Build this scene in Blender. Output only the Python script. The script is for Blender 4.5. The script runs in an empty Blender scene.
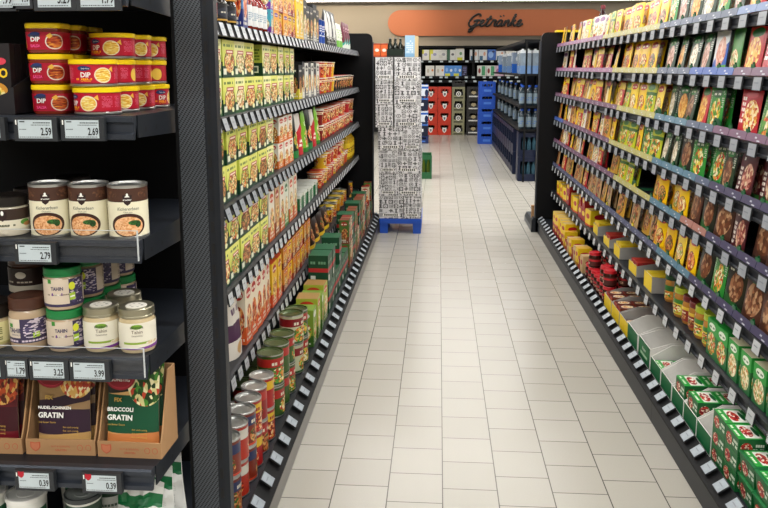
import bpy, bmesh, math, random
from mathutils import Vector, Matrix
random.seed(7)
SC = bpy.context.scene
COL = SC.collection
PI = math.pi

# ------------------------------------------------------------------ colours and materials
def rgb(c):
    if isinstance(c, str):
        c = [int(c[i:i+2], 16) for i in (0, 2, 4)]
    o = []
    for v in c[:3]:
        v = v/255.0
        o.append(v/12.92 if v <= .04045 else ((v+.055)/1.055)**2.4)
    return (o[0], o[1], o[2], 1.0)

class NT:
    """a small helper round a material's node tree"""
    def __init__(s, name, rough=.5, metal=0.0, spec=.4):
        s.m = bpy.data.materials.new(name); s.m.use_nodes = True
        s.t = s.m.node_tree; s.n = s.t.nodes; s.l = s.t.links
        s.b = s.n['Principled BSDF']
        s.b.inputs['Roughness'].default_value = rough
        s.b.inputs['Metallic'].default_value = metal
        s.b.inputs['Specular IOR Level'].default_value = spec
    def node(s, typ, **kw):
        n = s.n.new(typ)
        for k, v in kw.items(): setattr(n, k, v)
        return n
    def put(s, sock, v):
        if hasattr(v, 'is_output'): s.l.new(v, sock)
        elif v is not None: sock.default_value = v
    def vm(s, op, a, b=None, c=None):
        n = s.node('ShaderNodeVectorMath', operation=op)
        s.put(n.inputs[0], a)
        if b is not None: s.put(n.inputs[1], b)
        if c is not None: s.put(n.inputs[2], c)
        return n.outputs['Value'] if op in ('LENGTH', 'DOT_PRODUCT') else n.outputs['Vector']
    def ma(s, op, a, b=None):
        n = s.node('ShaderNodeMath', operation=op)
        s.put(n.inputs[0], a)
        if b is not None: s.put(n.inputs[1], b)
        return n.outputs[0]
    def sep(s, v):
        n = s.node('ShaderNodeSeparateXYZ'); s.l.new(v, n.inputs[0]); return n.outputs
    def mix(s, f, a, b):
        n = s.node('ShaderNodeMix', data_type='RGBA')
        s.put(n.inputs['Factor'], f); s.put(n.inputs['A'], a); s.put(n.inputs['B'], b)
        return n.outputs['Result']
    def uv(s):
        return s.node('ShaderNodeTexCoord').outputs['UV']
    def objco(s):
        return s.node('ShaderNodeTexCoord').outputs['Object']
    def ramp(s, f, cols, const=True):
        n = s.node('ShaderNodeValToRGB'); r = n.color_ramp
        if const: r.interpolation = 'CONSTANT'
        while len(r.elements) < len(cols): r.elements.new(.5)
        for i, c in enumerate(cols):
            r.elements[i].position = i/len(cols) if const else i/max(1, len(cols)-1)
            r.elements[i].color = rgb(c)
        s.put(n.inputs[0], f); return n.outputs[0]
    def noise(s, v, scale, detail=3):
        n = s.node('ShaderNodeTexNoise'); s.put(n.inputs['Vector'], v)
        n.inputs['Scale'].default_value = scale; n.inputs['Detail'].default_value = detail
        return n.outputs['Fac']
    def done(s, col=None):
        if col is not None: s.put(s.b.inputs['Base Color'], col)
        return s.m

_plain = {}
def plain(name, c, rough=.5, metal=0.0, spec=.4, vary=.06):
    """plain coloured surface with a faint mottling"""
    if name in _plain: return _plain[name]
    t = NT(name, rough, metal, spec)
    c0 = rgb(c)
    if vary:
        f = t.noise(t.objco(), 40)
        lo = tuple(x*(1-vary) for x in c0[:3])+(1,); hi = tuple(min(1, x*(1+vary)) for x in c0[:3])+(1,)
        t.done(t.mix(f, lo, hi))
    else:
        t.b.inputs['Base Color'].default_value = c0
    _plain[name] = t.m
    return t.m

def art(name, bg, layers, rough=.42, spec=.4):
    """printed packaging: flat shapes laid over each other in the UV square of the printed face"""
    t = NT(name, rough, 0, spec)
    uv = t.uv(); X, Y, _ = t.sep(uv)
    rnd = t.node('ShaderNodeObjectInfo').outputs['Random']
    if isinstance(bg, tuple) and isinstance(bg[0], str):
        col = t.mix(Y, rgb(bg[0]), rgb(bg[1]))
    else:
        col = rgb(bg)
    off = None
    for L in layers:
        k = L[0]
        if k == 'rect':
            _, u0, v0, u1, v1, c = L
            d = t.vm('ABSOLUTE', t.vm('MULTIPLY_ADD', uv, (2/(u1-u0), 2/(v1-v0), 0), (-(u0+u1)/(u1-u0), -(v0+v1)/(v1-v0), 0)))
            a, b, _ = t.sep(d); m = t.ma('LESS_THAN', t.ma('MAXIMUM', a, b), 1.0); c = rgb(c)
        elif k == 'ell':
            _, cu, cv, ru, rv, c = L
            m = t.ma('LESS_THAN', t.vm('LENGTH', t.vm('MULTIPLY_ADD', uv, (1/ru, 1/rv, 0), (-cu/ru, -cv/rv, 0))), 1.0); c = rgb(c)
        elif k == 'food':
            _, cu, cv, ru, rv, pal, sc = L
            m = t.ma('LESS_THAN', t.vm('LENGTH', t.vm('MULTIPLY_ADD', uv, (1/ru, 1/rv, 0), (-cu/ru, -cv/rv, 0))), 1.0)
            if off is None:
                off = t.vm('ADD', uv, t.vm('SCALE', (1, .7, 0))); 
                # shift by a number of the object's own, so copies differ a little
                sca = off.node.inputs[1].links[0].from_node; t.l.new(t.ma('MULTIPLY', rnd, 9.0), sca.inputs['Scale'])
            v = t.node('ShaderNodeTexVoronoi'); v.inputs['Scale'].default_value = sc*(1.9 if sc < 12.5 else 1); t.l.new(off, v.inputs['Vector'])
            r, _, _ = t.sep(v.outputs['Color']); c = t.ramp(r, pal)
        elif k == 'text':
            _, u0, v0, u1, v1, c, nx, ny = L
            d = t.vm('MULTIPLY_ADD', uv, (nx/(u1-u0), ny/(v1-v0), 0), (-nx*u0/(u1-u0), -ny*v0/(v1-v0), 0))
            a, b, _ = t.sep(d)
            w = t.node('ShaderNodeTexWhiteNoise', noise_dimensions='2D'); t.l.new(t.vm('FLOOR', d), w.inputs['Vector'])
            m = t.ma('GREATER_THAN', w.outputs['Value'], .28)
            m = t.ma('MULTIPLY', m, t.ma('LESS_THAN', t.ma('FRACT', b), .62))
            m = t.ma('MULTIPLY', m, t.ma('LESS_THAN', t.ma('FRACT', a), .8))
            i = t.vm('ABSOLUTE', t.vm('MULTIPLY_ADD', uv, (2/(u1-u0), 2/(v1-v0), 0), (-(u0+u1)/(u1-u0), -(v0+v1)/(v1-v0), 0)))
            a, b, _ = t.sep(i); m = t.ma('MULTIPLY', m, t.ma('LESS_THAN', t.ma('MAXIMUM', a, b), 1.0)); c = rgb(c)
        elif k == 'tri':    # below the slanted line v < v0 + s*u
            _, v0, s_, c = L
            m = t.ma('LESS_THAN', t.ma('SUBTRACT', Y, t.ma('MULTIPLY', X, s_)), v0); c = rgb(c)
        elif k == 'above':
            _, v0, s_, c = L
            m = t.ma('GREATER_THAN', t.ma('SUBTRACT', Y, t.ma('MULTIPLY', X, s_)), v0); c = rgb(c)
        col = t.mix(m, col, c)
    return t.done(col)

def emit(name, c, strength):
    t = NT(name); t.b.inputs['Base Color'].default_value = (.8, .8, .8, 1)
    t.b.inputs['Emission Color'].default_value = rgb(c); t.b.inputs['Emission Strength'].default_value = strength
    return t.m

# ------------------------------------------------------------------ mesh building
class MB:
    def __init__(s):
        s.bm = bmesh.new(); s.uv = s.bm.loops.layers.uv.new('UVMap'); s.mats = []
    def mi(s, m):
        if m not in s.mats: s.mats.append(m)
        return s.mats.index(m)
    def face(s, pts, m, uvs=None, flip=False):
        vs = [s.bm.verts.new(p) for p in pts]
        return s._f(vs, m, uvs)
    def _f(s, vs, m, uvs=None):
        try: f = s.bm.faces.new(vs)
        except ValueError: return None
        f.material_index = s.mi(m); f.smooth = True
        if uvs:
            for l, q in zip(f.loops, uvs): l[s.uv].uv = q
        return f
    def box(s, x0, x1, y0, y1, z0, z1, m, front=None, top=None, M=None, side=None, back=None):
        P = [Vector((x, y, z)) for z in (z0, z1) for y in (y0, y1) for x in (x0, x1)]
        if M: P = [M @ p for p in P]
        v = [s.bm.verts.new(p) for p in P]
        q = ((0, 0), (1, 0), (1, 1), (0, 1))
        s._f([v[0], v[1], v[5], v[4]], front or m, q)          # front, -y
        s._f([v[3], v[2], v[6], v[7]], back or m, q)
        s._f([v[1], v[3], v[7], v[5]], side or m, q)
        s._f([v[2], v[0], v[4], v[6]], side or m, q)
        s._f([v[4], v[5], v[7], v[6]], top or m, q)
        s._f([v[2], v[3], v[1], v[0]], m, q)
        return s
    def prism(s, pts, a0, a1, axis, m, capm=None):
        """outline pts swept along an axis; axis 0: pts are (y,z), 1: (x,z), 2: (x,y)"""
        def P(p, a):
            return ((a, p[0], p[1]), (p[0], a, p[1]), (p[0], p[1], a))[axis]
        A = [s.bm.verts.new(P(p, a0)) for p in pts]; B = [s.bm.verts.new(P(p, a1)) for p in pts]
        n = len(pts)
        xs = [p[0] for p in pts]; zs = [p[1] for p in pts]
        W = max(xs)-min(xs) or 1; H = max(zs)-min(zs) or 1
        uvs = [((p[0]-min(xs))/W, (p[1]-min(zs))/H) for p in pts]
        s._f(A, capm or m, uvs); s._f(B[::-1], m, uvs[::-1])
        for i in range(n):
            j = (i+1) % n
            s._f([A[j], A[i], B[i], B[j]], m, ((0, 0), (1, 0), (1, 1), (0, 1)))
        return s
    def lathe(s, prof, n=20, urep=1.0, ex=None, ax=1.0, ay=1.0, c=(0, 0, 0), zr=None):
        """prof: (r, z, material of the band below this ring); front is -y; ex: superellipse exponent"""
        zs = [p[1] for p in prof]; z0, z1 = zr or (min(zs), max(zs))
        rings = []
        for r, z, _ in prof:
            if r <= 1e-6: rings.append([s.bm.verts.new((c[0], c[1], c[2]+z))]); continue
            R = []
            for i in range(n):
                ph = -PI+2*PI*i/n; k = 1.0
                if ex: k = (abs(math.sin(ph))**ex+abs(math.cos(ph))**ex)**(-1/ex)
                R.append(s.bm.verts.new((c[0]+r*k*ax*math.sin(ph), c[1]-r*k*ay*math.cos(ph), c[2]+z)))
            rings.append(R)
        for k in range(1, len(prof)):
            a, b, m = rings[k-1], rings[k], prof[k][2]
            va, vb = (prof[k-1][1]-z0)/(z1-z0), (prof[k][1]-z0)/(z1-z0)
            for i in range(n):
                j = (i+1) % n
                u0 = .5+(i/n-.5)*urep; u1 = .5+((i+1)/n-.5)*urep
                if len(a) == 1 and len(b) == 1: continue
                if len(a) == 1: s._f([a[0], b[j], b[i]], m, ((u0, va), (u1, vb), (u0, vb)))
                elif len(b) == 1: s._f([a[i], a[j], b[0]], m, ((u0, va), (u1, va), (u0, vb)))
                else: s._f([a[i], a[j], b[j], b[i]], m, ((u0, va), (u1, va), (u1, vb), (u0, vb)))
        return s
    def tube(s, pts, r, m, n=8, closed=False):
        pts = [Vector(p) for p in pts]; rings = []
        for i, p in enumerate(pts):
            d = (pts[min(i+1, len(pts)-1)]-pts[max(i-1, 0)]).normalized()
            up = Vector((0, 0, 1)) if abs(d.z) < .9 else Vector((1, 0, 0))
            a = d.cross(up).normalized(); b = d.cross(a)
            rr = r[i] if isinstance(r, (list, tuple)) else r
            rings.append([s.bm.verts.new(p+rr*(math.cos(2*PI*k/n)*a+math.sin(2*PI*k/n)*b)) for k in range(n)])
        for A, B in zip(rings, rings[1:]):
            for k in range(n): s._f([A[k], A[(k+1) % n], B[(k+1) % n], B[k]], m)
        s._f(rings[0][::-1], m); s._f(rings[-1], m)
        return s
    def pouch(s, w, h, t, front, back, nx=7, nz=9, seal=.08, wob=0.0, gus=True):
        """filled packet: flat sealed top, thicker belly, standing on its base; front is -y"""
        rs = random.Random(int(w*1e4+h*1e5+t*1e6))
        F, B = [], []
        for k in range(nz+1):
            v = k/nz; z = v*h
            tv = (1-v)**.5*min(1, (1-v)/max(seal, .01))
            if not gus: tv = math.sin(PI*min(1, max(0, v)))**.6
            rowF, rowB = [], []
            for i in range(nx+1):
                u = i/nx; e = 1-abs(2*u-1)**2.6
                y = t*.5*tv*(.25+.75*e) if 0 < i < nx else t*.06*tv
                if v > 1-seal: y = .0006
                dz = wob*math.sin(u*9+w*70)*h*.02*v
                dx = (1-.05*math.sin(PI*v)*1.0)
                X = (u-.5)*w*dx
                n_ = (rs.random()-.5)*wob*t*.25 if 0 < i < nx and 0 < k < nz-1 else 0
                rowF.append(s.bm.verts.new((X, -y+n_, z+dz))); rowB.append(s.bm.verts.new((X, y+n_*.5, z+dz)))
            F.append(rowF); B.append(rowB)
        for k in range(nz):
            for i in range(nx):
                q = ((i/nx, k/nz), ((i+1)/nx, k/nz), ((i+1)/nx, (k+1)/nz), (i/nx, (k+1)/nz))
                s._f([F[k][i], F[k][i+1], F[k+1][i+1], F[k+1][i]], front, q)
                s._f([B[k][i+1], B[k][i], B[k+1][i], B[k+1][i+1]], back, q)
            s._f([B[k][0], F[k][0], F[k+1][0], B[k+1][0]], back)
            s._f([F[k][nx], B[k][nx], B[k+1][nx], F[k+1][nx]], back)
        s._f(F[0][::-1]+B[0], back); s._f(F[nz]+B[nz][::-1], back)
        return s
    def text(s, txt, x, z, size, m, y=0.0, sx=1.0, shear=0.0, bold=0.0, R=None, align='C', M=None):
        """lettering standing in the xz plane facing -y; R: wrapped round a cylinder of that radius"""
        V, Fs, wid = glyphs(txt, bold)
        ox = {'C': -wid/2, 'L': 0, 'R': -wid}[align]
        vs = []
        for a, b in V:
            px = x+((a+ox)*sx+b*shear)*size; pz = z+b*size
            p = Vector((R*math.sin(px/R), -R*math.cos(px/R), pz)) if R else Vector((px, y, pz))
            vs.append(s.bm.verts.new(M @ p if M else p))
        for f in Fs: s._f([vs[i] for i in f], m)
        return s
    def fan(s, pts, m, y=0.0, R=None, M=None):
        """flat shape in the xz plane"""
        vs = []
        for a, b in pts:
            p = Vector((R*math.sin(a/R), -R*math.cos(a/R), b)) if R else Vector((a, y, b))
            vs.append(s.bm.verts.new(M @ p if M else p))
        s._f(vs, m, [(0, 0)]*len(vs)); return s
    def mesh(s, name, angle=38, bevel=0):
        if bevel:
            bmesh.ops.remove_doubles(s.bm, verts=s.bm.verts, dist=1e-5)
            es = [e for e in s.bm.edges if len(e.link_faces) == 2 and e.calc_face_angle(0) > .6]
            bmesh.ops.bevel(s.bm, geom=es, offset=bevel, segments=2, affect='EDGES', profile=.6)
        me = bpy.data.meshes.new(name); s.bm.to_mesh(me); s.bm.free()
        for m in s.mats: me.materials.append(m)
        me.set_sharp_from_angle(angle=math.radians(angle))
        return me

_gl = {}
def glyphs(txt, bold=0.0):
    k = (txt, bold)
    if k not in _gl:
        cu = bpy.data.curves.new('lettering', 'FONT'); cu.body = txt; cu.resolution_u = 2; cu.offset = bold
        o = bpy.data.objects.new('lettering', cu); COL.objects.link(o)
        dg = bpy.context.evaluated_depsgraph_get(); dg.update()
        me = o.evaluated_get(dg).to_mesh()
        V = [(v.co.x, v.co.y) for v in me.vertices]; Fs = [tuple(p.vertices) for p in me.polygons]
        o.evaluated_get(dg).to_mesh_clear()
        bpy.data.objects.remove(o); bpy.data.curves.remove(cu)
        w = max((a for a, b in V), default=0)
        _gl[k] = (V, Fs, w)
    return _gl[k]

def ellipse(cx, cz, rx, rz, n=24, a0=0, a1=2*PI):
    return [(cx+rx*math.cos(a0+(a1-a0)*i/n), cz+rz*math.sin(a0+(a1-a0)*i/n)) for i in range(n)]
def shield(cx, cz, w, h):
    return [(cx-w/2, cz+h*.5), (cx-w*.5, cz-h*.05), (cx-w*.3, cz-h*.32), (cx, cz-h*.5), (cx+w*.3, cz-h*.32), (cx+w*.5, cz-h*.05), (cx+w/2, cz+h*.5), (cx, cz+h*.42)]

# ------------------------------------------------------------------ objects
def ob(name, me, parent=None, loc=(0, 0, 0), rot=(0, 0, 0), label=None):
    o = bpy.data.objects.new(name, me); COL.objects.link(o)
    o.location = loc; o.rotation_euler = rot
    if parent: o.parent = parent
    if label: o['label'] = label
    return o
def tag(o, label, cat, group=None, kind=None):
    if label: o['label'] = label
    if cat: o['category'] = cat
    if group: o['group'] = group
    if kind: o['kind'] = kind
    return o
def thing(name, label, cat, loc=(0, 0, 0), rot=(0, 0, 0), group=None):
    return tag(ob(name, None, None, loc, rot), label, cat, group)
def structure(name, mb, loc=(0, 0, 0)):
    o = ob(name, mb.mesh(name) if isinstance(mb, MB) else mb, None, loc); o['kind'] = 'structure'; return o

class Kind:
    """one kind of goods: parts = [(name, mesh, index of the parent part or None, offset)]; a single mesh has mesh only"""
    def __init__(s, name, cat, desc, mesh=None, parts=None, w=.1, h=.1, d=.1):
        s.name, s.cat, s.desc, s.me, s.parts, s.w, s.h, s.d = name, cat, desc, mesh, parts or [], w, h, d
        s.proto = None
    def put(s, loc, rot, label, group, sc=1.0):
        """the first is built, every later one is a copy of it and of each of its parts"""
        if s.proto is None:
            r = ob(s.name, s.me, None, loc, rot); made = []
            for n, me, pi, off in s.parts:
                made.append(ob(n, me, r if pi is None else made[pi], off))
            s.proto = (r, made)
        else:
            r0, m0 = s.proto; r = r0.copy(); COL.objects.link(r); made = []
            for o0, (n, me, pi, off) in zip(m0, s.parts):
                c = o0.copy(); COL.objects.link(c); c.parent = r if pi is None else made[pi]; made.append(c)
            r.location = loc; r.rotation_euler = rot
        r.scale = (sc, sc, sc); tag(r, label, s.cat, group)
        return r

ORD = ('first second third fourth fifth sixth seventh eighth ninth tenth eleventh twelfth thirteenth fourteenth fifteenth sixteenth '
       'seventeenth eighteenth nineteenth twentieth').split()
def ordn(n):
    if n < 20: return ORD[n]
    t = n+1; ten = {2: 'twenty', 3: 'thirty', 4: 'forty', 5: 'fifty'}[t//10]
    return ten+'-'+ORD[t % 10-1] if t % 10 else {2: 'twentieth', 3: 'thirtieth', 4: 'fortieth', 5: 'fiftieth'}[t//10]
_count = {}
def nth(*key):
    _count[key] = _count.get(key, -1)+1
    return ordn(_count[key])

# ------------------------------------------------------------------ common materials
METAL = plain('dark grey painted metal', '1c2027', .45, .15, .35)
METAL2 = plain('black painted metal', '08090c', .6, 0, .2)
RAILM = plain('grey shelf rail', '363b44', .36, .4)
STEEL = plain('bright tin', 'b9bab8', .28, .9)
SCREEN = plain('pale e-paper screen', 'bfcbd0', .35)
TAGF = plain('dark tag frame', '2a2d31', .45)
INK = plain('black print', '101012', .5, vary=0)
WHITEP = plain('white print', 'f0f0ea', .5, vary=0)
REDP = plain('red print', 'b3162a', .5, vary=0)
CARD = plain('brown cardboard', 'a9825a', .8)
WCARD = plain('white cardboard', 'e4e2dd', .75)
GREYC = plain('grey cardboard', 'a8a6a2', .8)
def clear_plastic():
    t = NT('clear plastic', .08)
    tr = t.node('ShaderNodeBsdfTransparent'); gl = t.node('ShaderNodeBsdfGlossy'); gl.inputs['Roughness'].default_value = .05
    mx = t.node('ShaderNodeMixShader'); mx.inputs[0].default_value = .025
    t.l.new(tr.outputs[0], mx.inputs[1]); t.l.new(gl.outputs[0], mx.inputs[2])
    t.l.new(mx.outputs[0], t.n['Material Output'].inputs[0]); return t.m
CLEAR = clear_plastic()
CLEAREDGE = plain('frosted plastic edge', 'c3c8c9', .3)

# ------------------------------------------------------------------ the room
def floor_mat():
    t = NT('floor tiles', .3, 0, .45)
    P = t.objco(); x, y, _ = t.sep(P)
    cb = t.node('ShaderNodeCombineXYZ')
    t.put(cb.inputs[0], t.ma('ADD', y, 50.044)); t.put(cb.inputs[1], t.ma('ADD', x, 50-.031))
    br = t.node('ShaderNodeTexBrick', offset=.5, offset_frequency=2)
    t.l.new(cb.outputs[0], br.inputs['Vector'])
    br.inputs['Scale'].default_value = 1; br.inputs['Brick Width'].default_value = .2; br.inputs['Row Height'].default_value = .2
    br.inputs['Mortar Size'].default_value = .0021; br.inputs['Mortar Smooth'].default_value = .1; br.inputs['Bias'].default_value = 0
    br.inputs['Color1'].default_value = rgb('b7b3aa'); br.inputs['Color2'].default_value = rgb('b0aca2'); br.inputs['Mortar'].default_value = rgb('35332f')
    n1 = t.noise(P, 2.2, 4); n2 = t.noise(P, 160, 2)
    c = t.mix(t.ma('MULTIPLY', n2, .3), br.outputs['Color'], rgb('9b978e'))
    c = t.mix(t.ma('MULTIPLY', n1, .12), c, rgb('a8a49c'))
    t.b.inputs['Roughness'].default_value = .26
    return t.done(c)
b = MB(); b.box(-9, 9, -4.5, 19.1, -.1, 0, floor_mat()); structure('floor', b)
WALLM = plain('beige plaster', '938b7e', .8, vary=.03)
CEILM = plain('grey ceiling boards', 'b9b9b6', .85, vary=.03)
b = MB(); b.box(-9, 9, 18.9, 19.1, 0, 3.35, WALLM); structure('wall_back', b)
b = MB(); b.box(-9.2, -9, -4.7, 19.1, 0, 3.35, WALLM); structure('wall_left', b)
b = MB(); b.box(9, 9.2, -4.7, 19.1, 0, 3.35, WALLM); structure('wall_right', b)
b = MB(); b.box(-9, 9, -4.7, -4.5, 0, 3.35, WALLM); structure('wall_front', b)
b = MB(); b.box(-9.2, 9.2, -4.7, 19.1, 3.35, 3.45, CEILM); structure('ceiling', b)

# ceiling lamps: long tube fittings in rows along the aisles, one row across before the end wall
LAMPW = plain('white lamp housing', 'dcdcd8', .4)
TUBE = emit('lit lamp tube', 'fff6ea', 9)
def lamp_mesh(L, w=.12):
    h = MB(); h.box(-w/2, w/2, -L/2, L/2, .03, .055, LAMPW)
    h.box(-w/2, -w/2+.012, -L/2, L/2, 0, .03, LAMPW); h.box(w/2-.012, w/2, -L/2, L/2, 0, .03, LAMPW)
    d = MB(); d.box(-w/2+.014, w/2-.014, -L/2+.005, L/2-.005, -.006, .029, TUBE)
    return h.mesh('housing'), d.mesh('tube')
LM = lamp_mesh(1.46); LX = lamp_mesh(1.9, .09)
def lamp(x, y, z, rz, me, L, watts, label, col=(1, .985, .955)):
    t = thing('ceiling_light', label, 'ceiling light', (x, y, z), (0, 0, rz), 'tube lights on the ceiling')
    ob('housing', me[0], t); ob('tube', me[1], t)
    hang = MB(); hang.tube([(0, -.5, .055), (0, -.5, 3.35-z)], .004, STEEL, 6); ob('hanger', hang.mesh('hanger'), t)
    l = bpy.data.lights.new('tube light', 'AREA'); l.shape = 'RECTANGLE'; l.size = .1; l.size_y = L; l.energy = watts; l.color = col
    lo = bpy.data.objects.new('tube light', l); COL.objects.link(lo); lo.location = (0, 0, -.012); lo.parent = t
for j in range(9):
    for i in range(5):
        lamp(-4.0+i*2.0+.17, -2.6+j*2.15, 3.1, PI/2, LX, 1.9, 34, f'white tube light on the ceiling, {ordn(i)} in the {ordn(j)} row across the aisles')
for i in range(6):
    lamp(-4.75+i*1.9, 18.35, 3.045, PI/2, LX, 1.9, 5, f'thin tube light before the sign wall, {ordn(i)} in its line', (1, .9, .76))

# ------------------------------------------------------------------ shelving bays
PERF = NT('perforated dark panel', .5, .2)
def perf():
    t = PERF; x, y, z = t.sep(t.objco())
    a = t.ma('SINE', t.ma('MULTIPLY', t.ma('ADD', x, t.ma('MULTIPLY', z, .5)), 2*PI/.0085)); c = t.ma('SINE', t.ma('MULTIPLY', z, 2*PI/.0075))
    m = t.ma('GREATER_THAN', t.ma('MULTIPLY', a, c), .18)
    return t.done(t.mix(m, rgb('50555c'), rgb('0a0b0d')))
PERF = perf()
BACKP = plain('black back panel', '0a0b0d', .7)
BAYW = 1.33

def price_tag_mesh(w, h, tilt=.35):
    """small shelf tag: dark frame, pale screen, a few lines; local front -y, hanging from z=0"""
    b = MB()
    M = Matrix.Rotation(-tilt, 4, 'X')
    b.box(-w/2, w/2, -.006, 0, -h, 0, TAGF, M=M)
    b.fan([(-w*.42, -h*.9), (w*.42, -h*.9), (w*.42, -h*.1), (-w*.42, -h*.1)], SCREEN, -.0064, M=M)
    b.fan([(w*.02, -h*.72), (w*.36, -h*.72), (w*.36, -h*.45), (w*.02, -h*.45)], INK, -.0067, M=M)
    b.fan([(-w*.34, -h*.28), (w*.3, -h*.28), (w*.3, -h*.2), (-w*.34, -h*.2)], TAGF, -.0067, M=M)
    return b.mesh('price_tag')


def grey_tag_mesh(w, h, tilt, c):
    b = MB(); M = Matrix.Rotation(-tilt, 4, 'X'); m = plain('grey tag pocket '+c, c, .35, vary=.25)
    b.box(-w/2, w/2, -.005, 0, -h, 0, TAGF, M=M); b.fan([(-w*.47, -h*.96), (w*.47, -h*.96), (w*.47, -h*.06), (-w*.47, -h*.06)], m, -.0053, M=M)
    b.fan([(-w*.3, -h*.5), (w*.2, -h*.5), (w*.2, -h*.42), (-w*.3, -h*.42)], plain('faint grey print', '7c8188', .5, vary=0), -.0056, M=M)
    return b.mesh('price_tag')
def shelf_mesh(depth, L, z_lip=.045):
    """one shelf board with its price rail; local front -y at y=0, x along the bay, top at z=0"""
    b = MB()
    b.box(0, L, .012, depth, -.018, 0, METAL)
    b.prism([(.012, 0), (0, -.003), (0, -.009), (.006, -.012), (.006, -z_lip+.012), (0, -z_lip+.008), (0, -z_lip), (.02, -z_lip), (.02, -.018)], 0, L, 0, METAL)
    for x in (.002, L-.005):
        b.prism([(.02, -.018), (.02, -.03), (depth, -.045), (depth, -.018)], x, x+.003, 0, METAL)
    return b.mesh('shelf')
def upright_mesh(H):
    b = MB(); b.box(-.015, .015, -.02, .02, 0, H, METAL)
    for i in range(int(H/.05)-1):
        z = .06+i*.05
        b.box(-.004, .004, -.0206, -.02, z, z+.026, INK)
    return b.mesh('upright')
UP = upright_mesh(1.84)
def base_mesh(depth, L, kick=None):
    b = MB()
    b.box(0, L, 0, depth, 0, .1, METAL, front=kick)
    b.prism([(-.008, .1), (-.008, .108), (.045, .145), (.05, .13), (depth, .13), (depth, .1)], 0, L, 0, RAILM)
    b.box(0, L, .05, depth, .1, .131, METAL)
    return b.mesh('base')
def back_mesh(L, H):
    b = MB(); b.box(0, L, 0, .02, .1, H, BACKP); return b.mesh('back_panel')

KL, KR, XL, XR = 1.273, 1.178, -.764, 1.06
LZ = [1.684, 1.353, 1.029, .714, .385]
RZ = [1.713, 1.501, 1.281, 1.065, .865, .647, .406]
HP = BAYW/8
HC = {'slate': '4a566e', 'lightblue': '7386ae', 'blue': '2f539f', 'mauve': '674560', 'pink': '8c5c80', 'cream': 'a8a264', 'teal': '4f7286', 'purple': '3e3a56', 'salmon': '9a6a60', 'violet': '454a68'}
def header_mesh(c):
    b = MB(); M = Matrix.Rotation(-.25, 4, 'X'); m = plain('printed header card '+c, HC[c], .4)
    b.box(-.081, .081, -.002, 0, 0, .029, m, M=M)
    gp = plain('pale card print', 'b8bcc4', .5, vary=0)
    b.fan([(-.008, .012), (.008, .012), (.008, .018), (-.008, .018)], gp, -.0024, M=M)
    b.fan([(.012, .003), (.036, .003), (.036, .0075), (.012, .0075)], gp, -.0024, M=M)
    return b.mesh('header_card')
HDR = {c: header_mesh(c) for c in HC}
def divider_mesh(c, hh=.045):
    b = MB(); m = plain('plastic divider '+c, {'green': '0f5a34', 'yellow': 'd9c520', 'red': 'b0243a'}[c], .35)
    b.prism([(0, 0), (0, hh), (.006, hh), (.012, .02), (.014, 0)], -.001, .001, 0, m)
    b.box(-.016, .016, -.0005, .001, 0, hh*.85, m)
    return b.mesh('pusher_divider')
DIV = {c: divider_mesh(c) for c in ('green', 'yellow', 'red')}
TAG_S = grey_tag_mesh(.058, .05, .3, '92979d')
TAG_R = grey_tag_mesh(.07, .047, .1, '8f949b')
TAG_W = grey_tag_mesh(.06, .047, .15, 'b6babd')
TAG_B = grey_tag_mesh(.056, .048, .95, '929ca4')
SHL, SHR = shelf_mesh(.47, BAYW-.004), shelf_mesh(.47, BAYW-.004)
BAL, BAR = base_mesh(.684, BAYW-.002, plain('grey kick plate', '77746f', .35, .3)), base_mesh(.586, BAYW-.002)
BK = back_mesh(BAYW, 1.84)
NEARW = ['next to the dip shelves', 'second away from the dip shelves', 'third away from the dip shelves', 'last before the pallet of boxes']
NEARR = ['nearest the viewer at the frame edge', 'second along the aisle', 'third along the aisle', 'last before the drinks rack']

def left_bay(i):
    y0 = 2.05+i*BAYW
    # local: x runs along the bay, front -y; turned so that the front looks to +x
    t = thing('shelving_bay', f'dark metal shelving bay of boxed meals and tins, {NEARW[i]}', 'shelving bay', (XL, y0, 0), (0, 0, PI/2), 'bays of the soup-box shelving')
    ob('base', BAL, t, (0, -.214, 0)); ob('back_panel', BK, t, (0, .47, 0))
    ob('upright', UP, t, (.016, .45, 0)); ob('upright', UP, t, (BAYW-.016, .45, 0))
    for z in LZ:
        s = ob('shelf', SHL, t, (.002, 0, z))
        for k in range(13):
            ob('price_tag', TAG_W if z < .8 else TAG_S, s, (.055+k*.1015, -.002, -.001))
    bs = ob('price_rail', rail(BAYW), t, (0, -.214, .105))
    for k in range(9): ob('price_tag', TAG_B, bs, (.075+k*.147, .037, .053))
_r = {}
def rail(L):
    if L not in _r:
        b = MB(); b.prism([(-.012, 0), (-.012, .006), (.042, .044), (.046, .038)], 0.001, L-.001, 0, METAL2); _r[L] = b.mesh('price_rail')
    return _r[L]
for i in range(4): left_bay(i)

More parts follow.
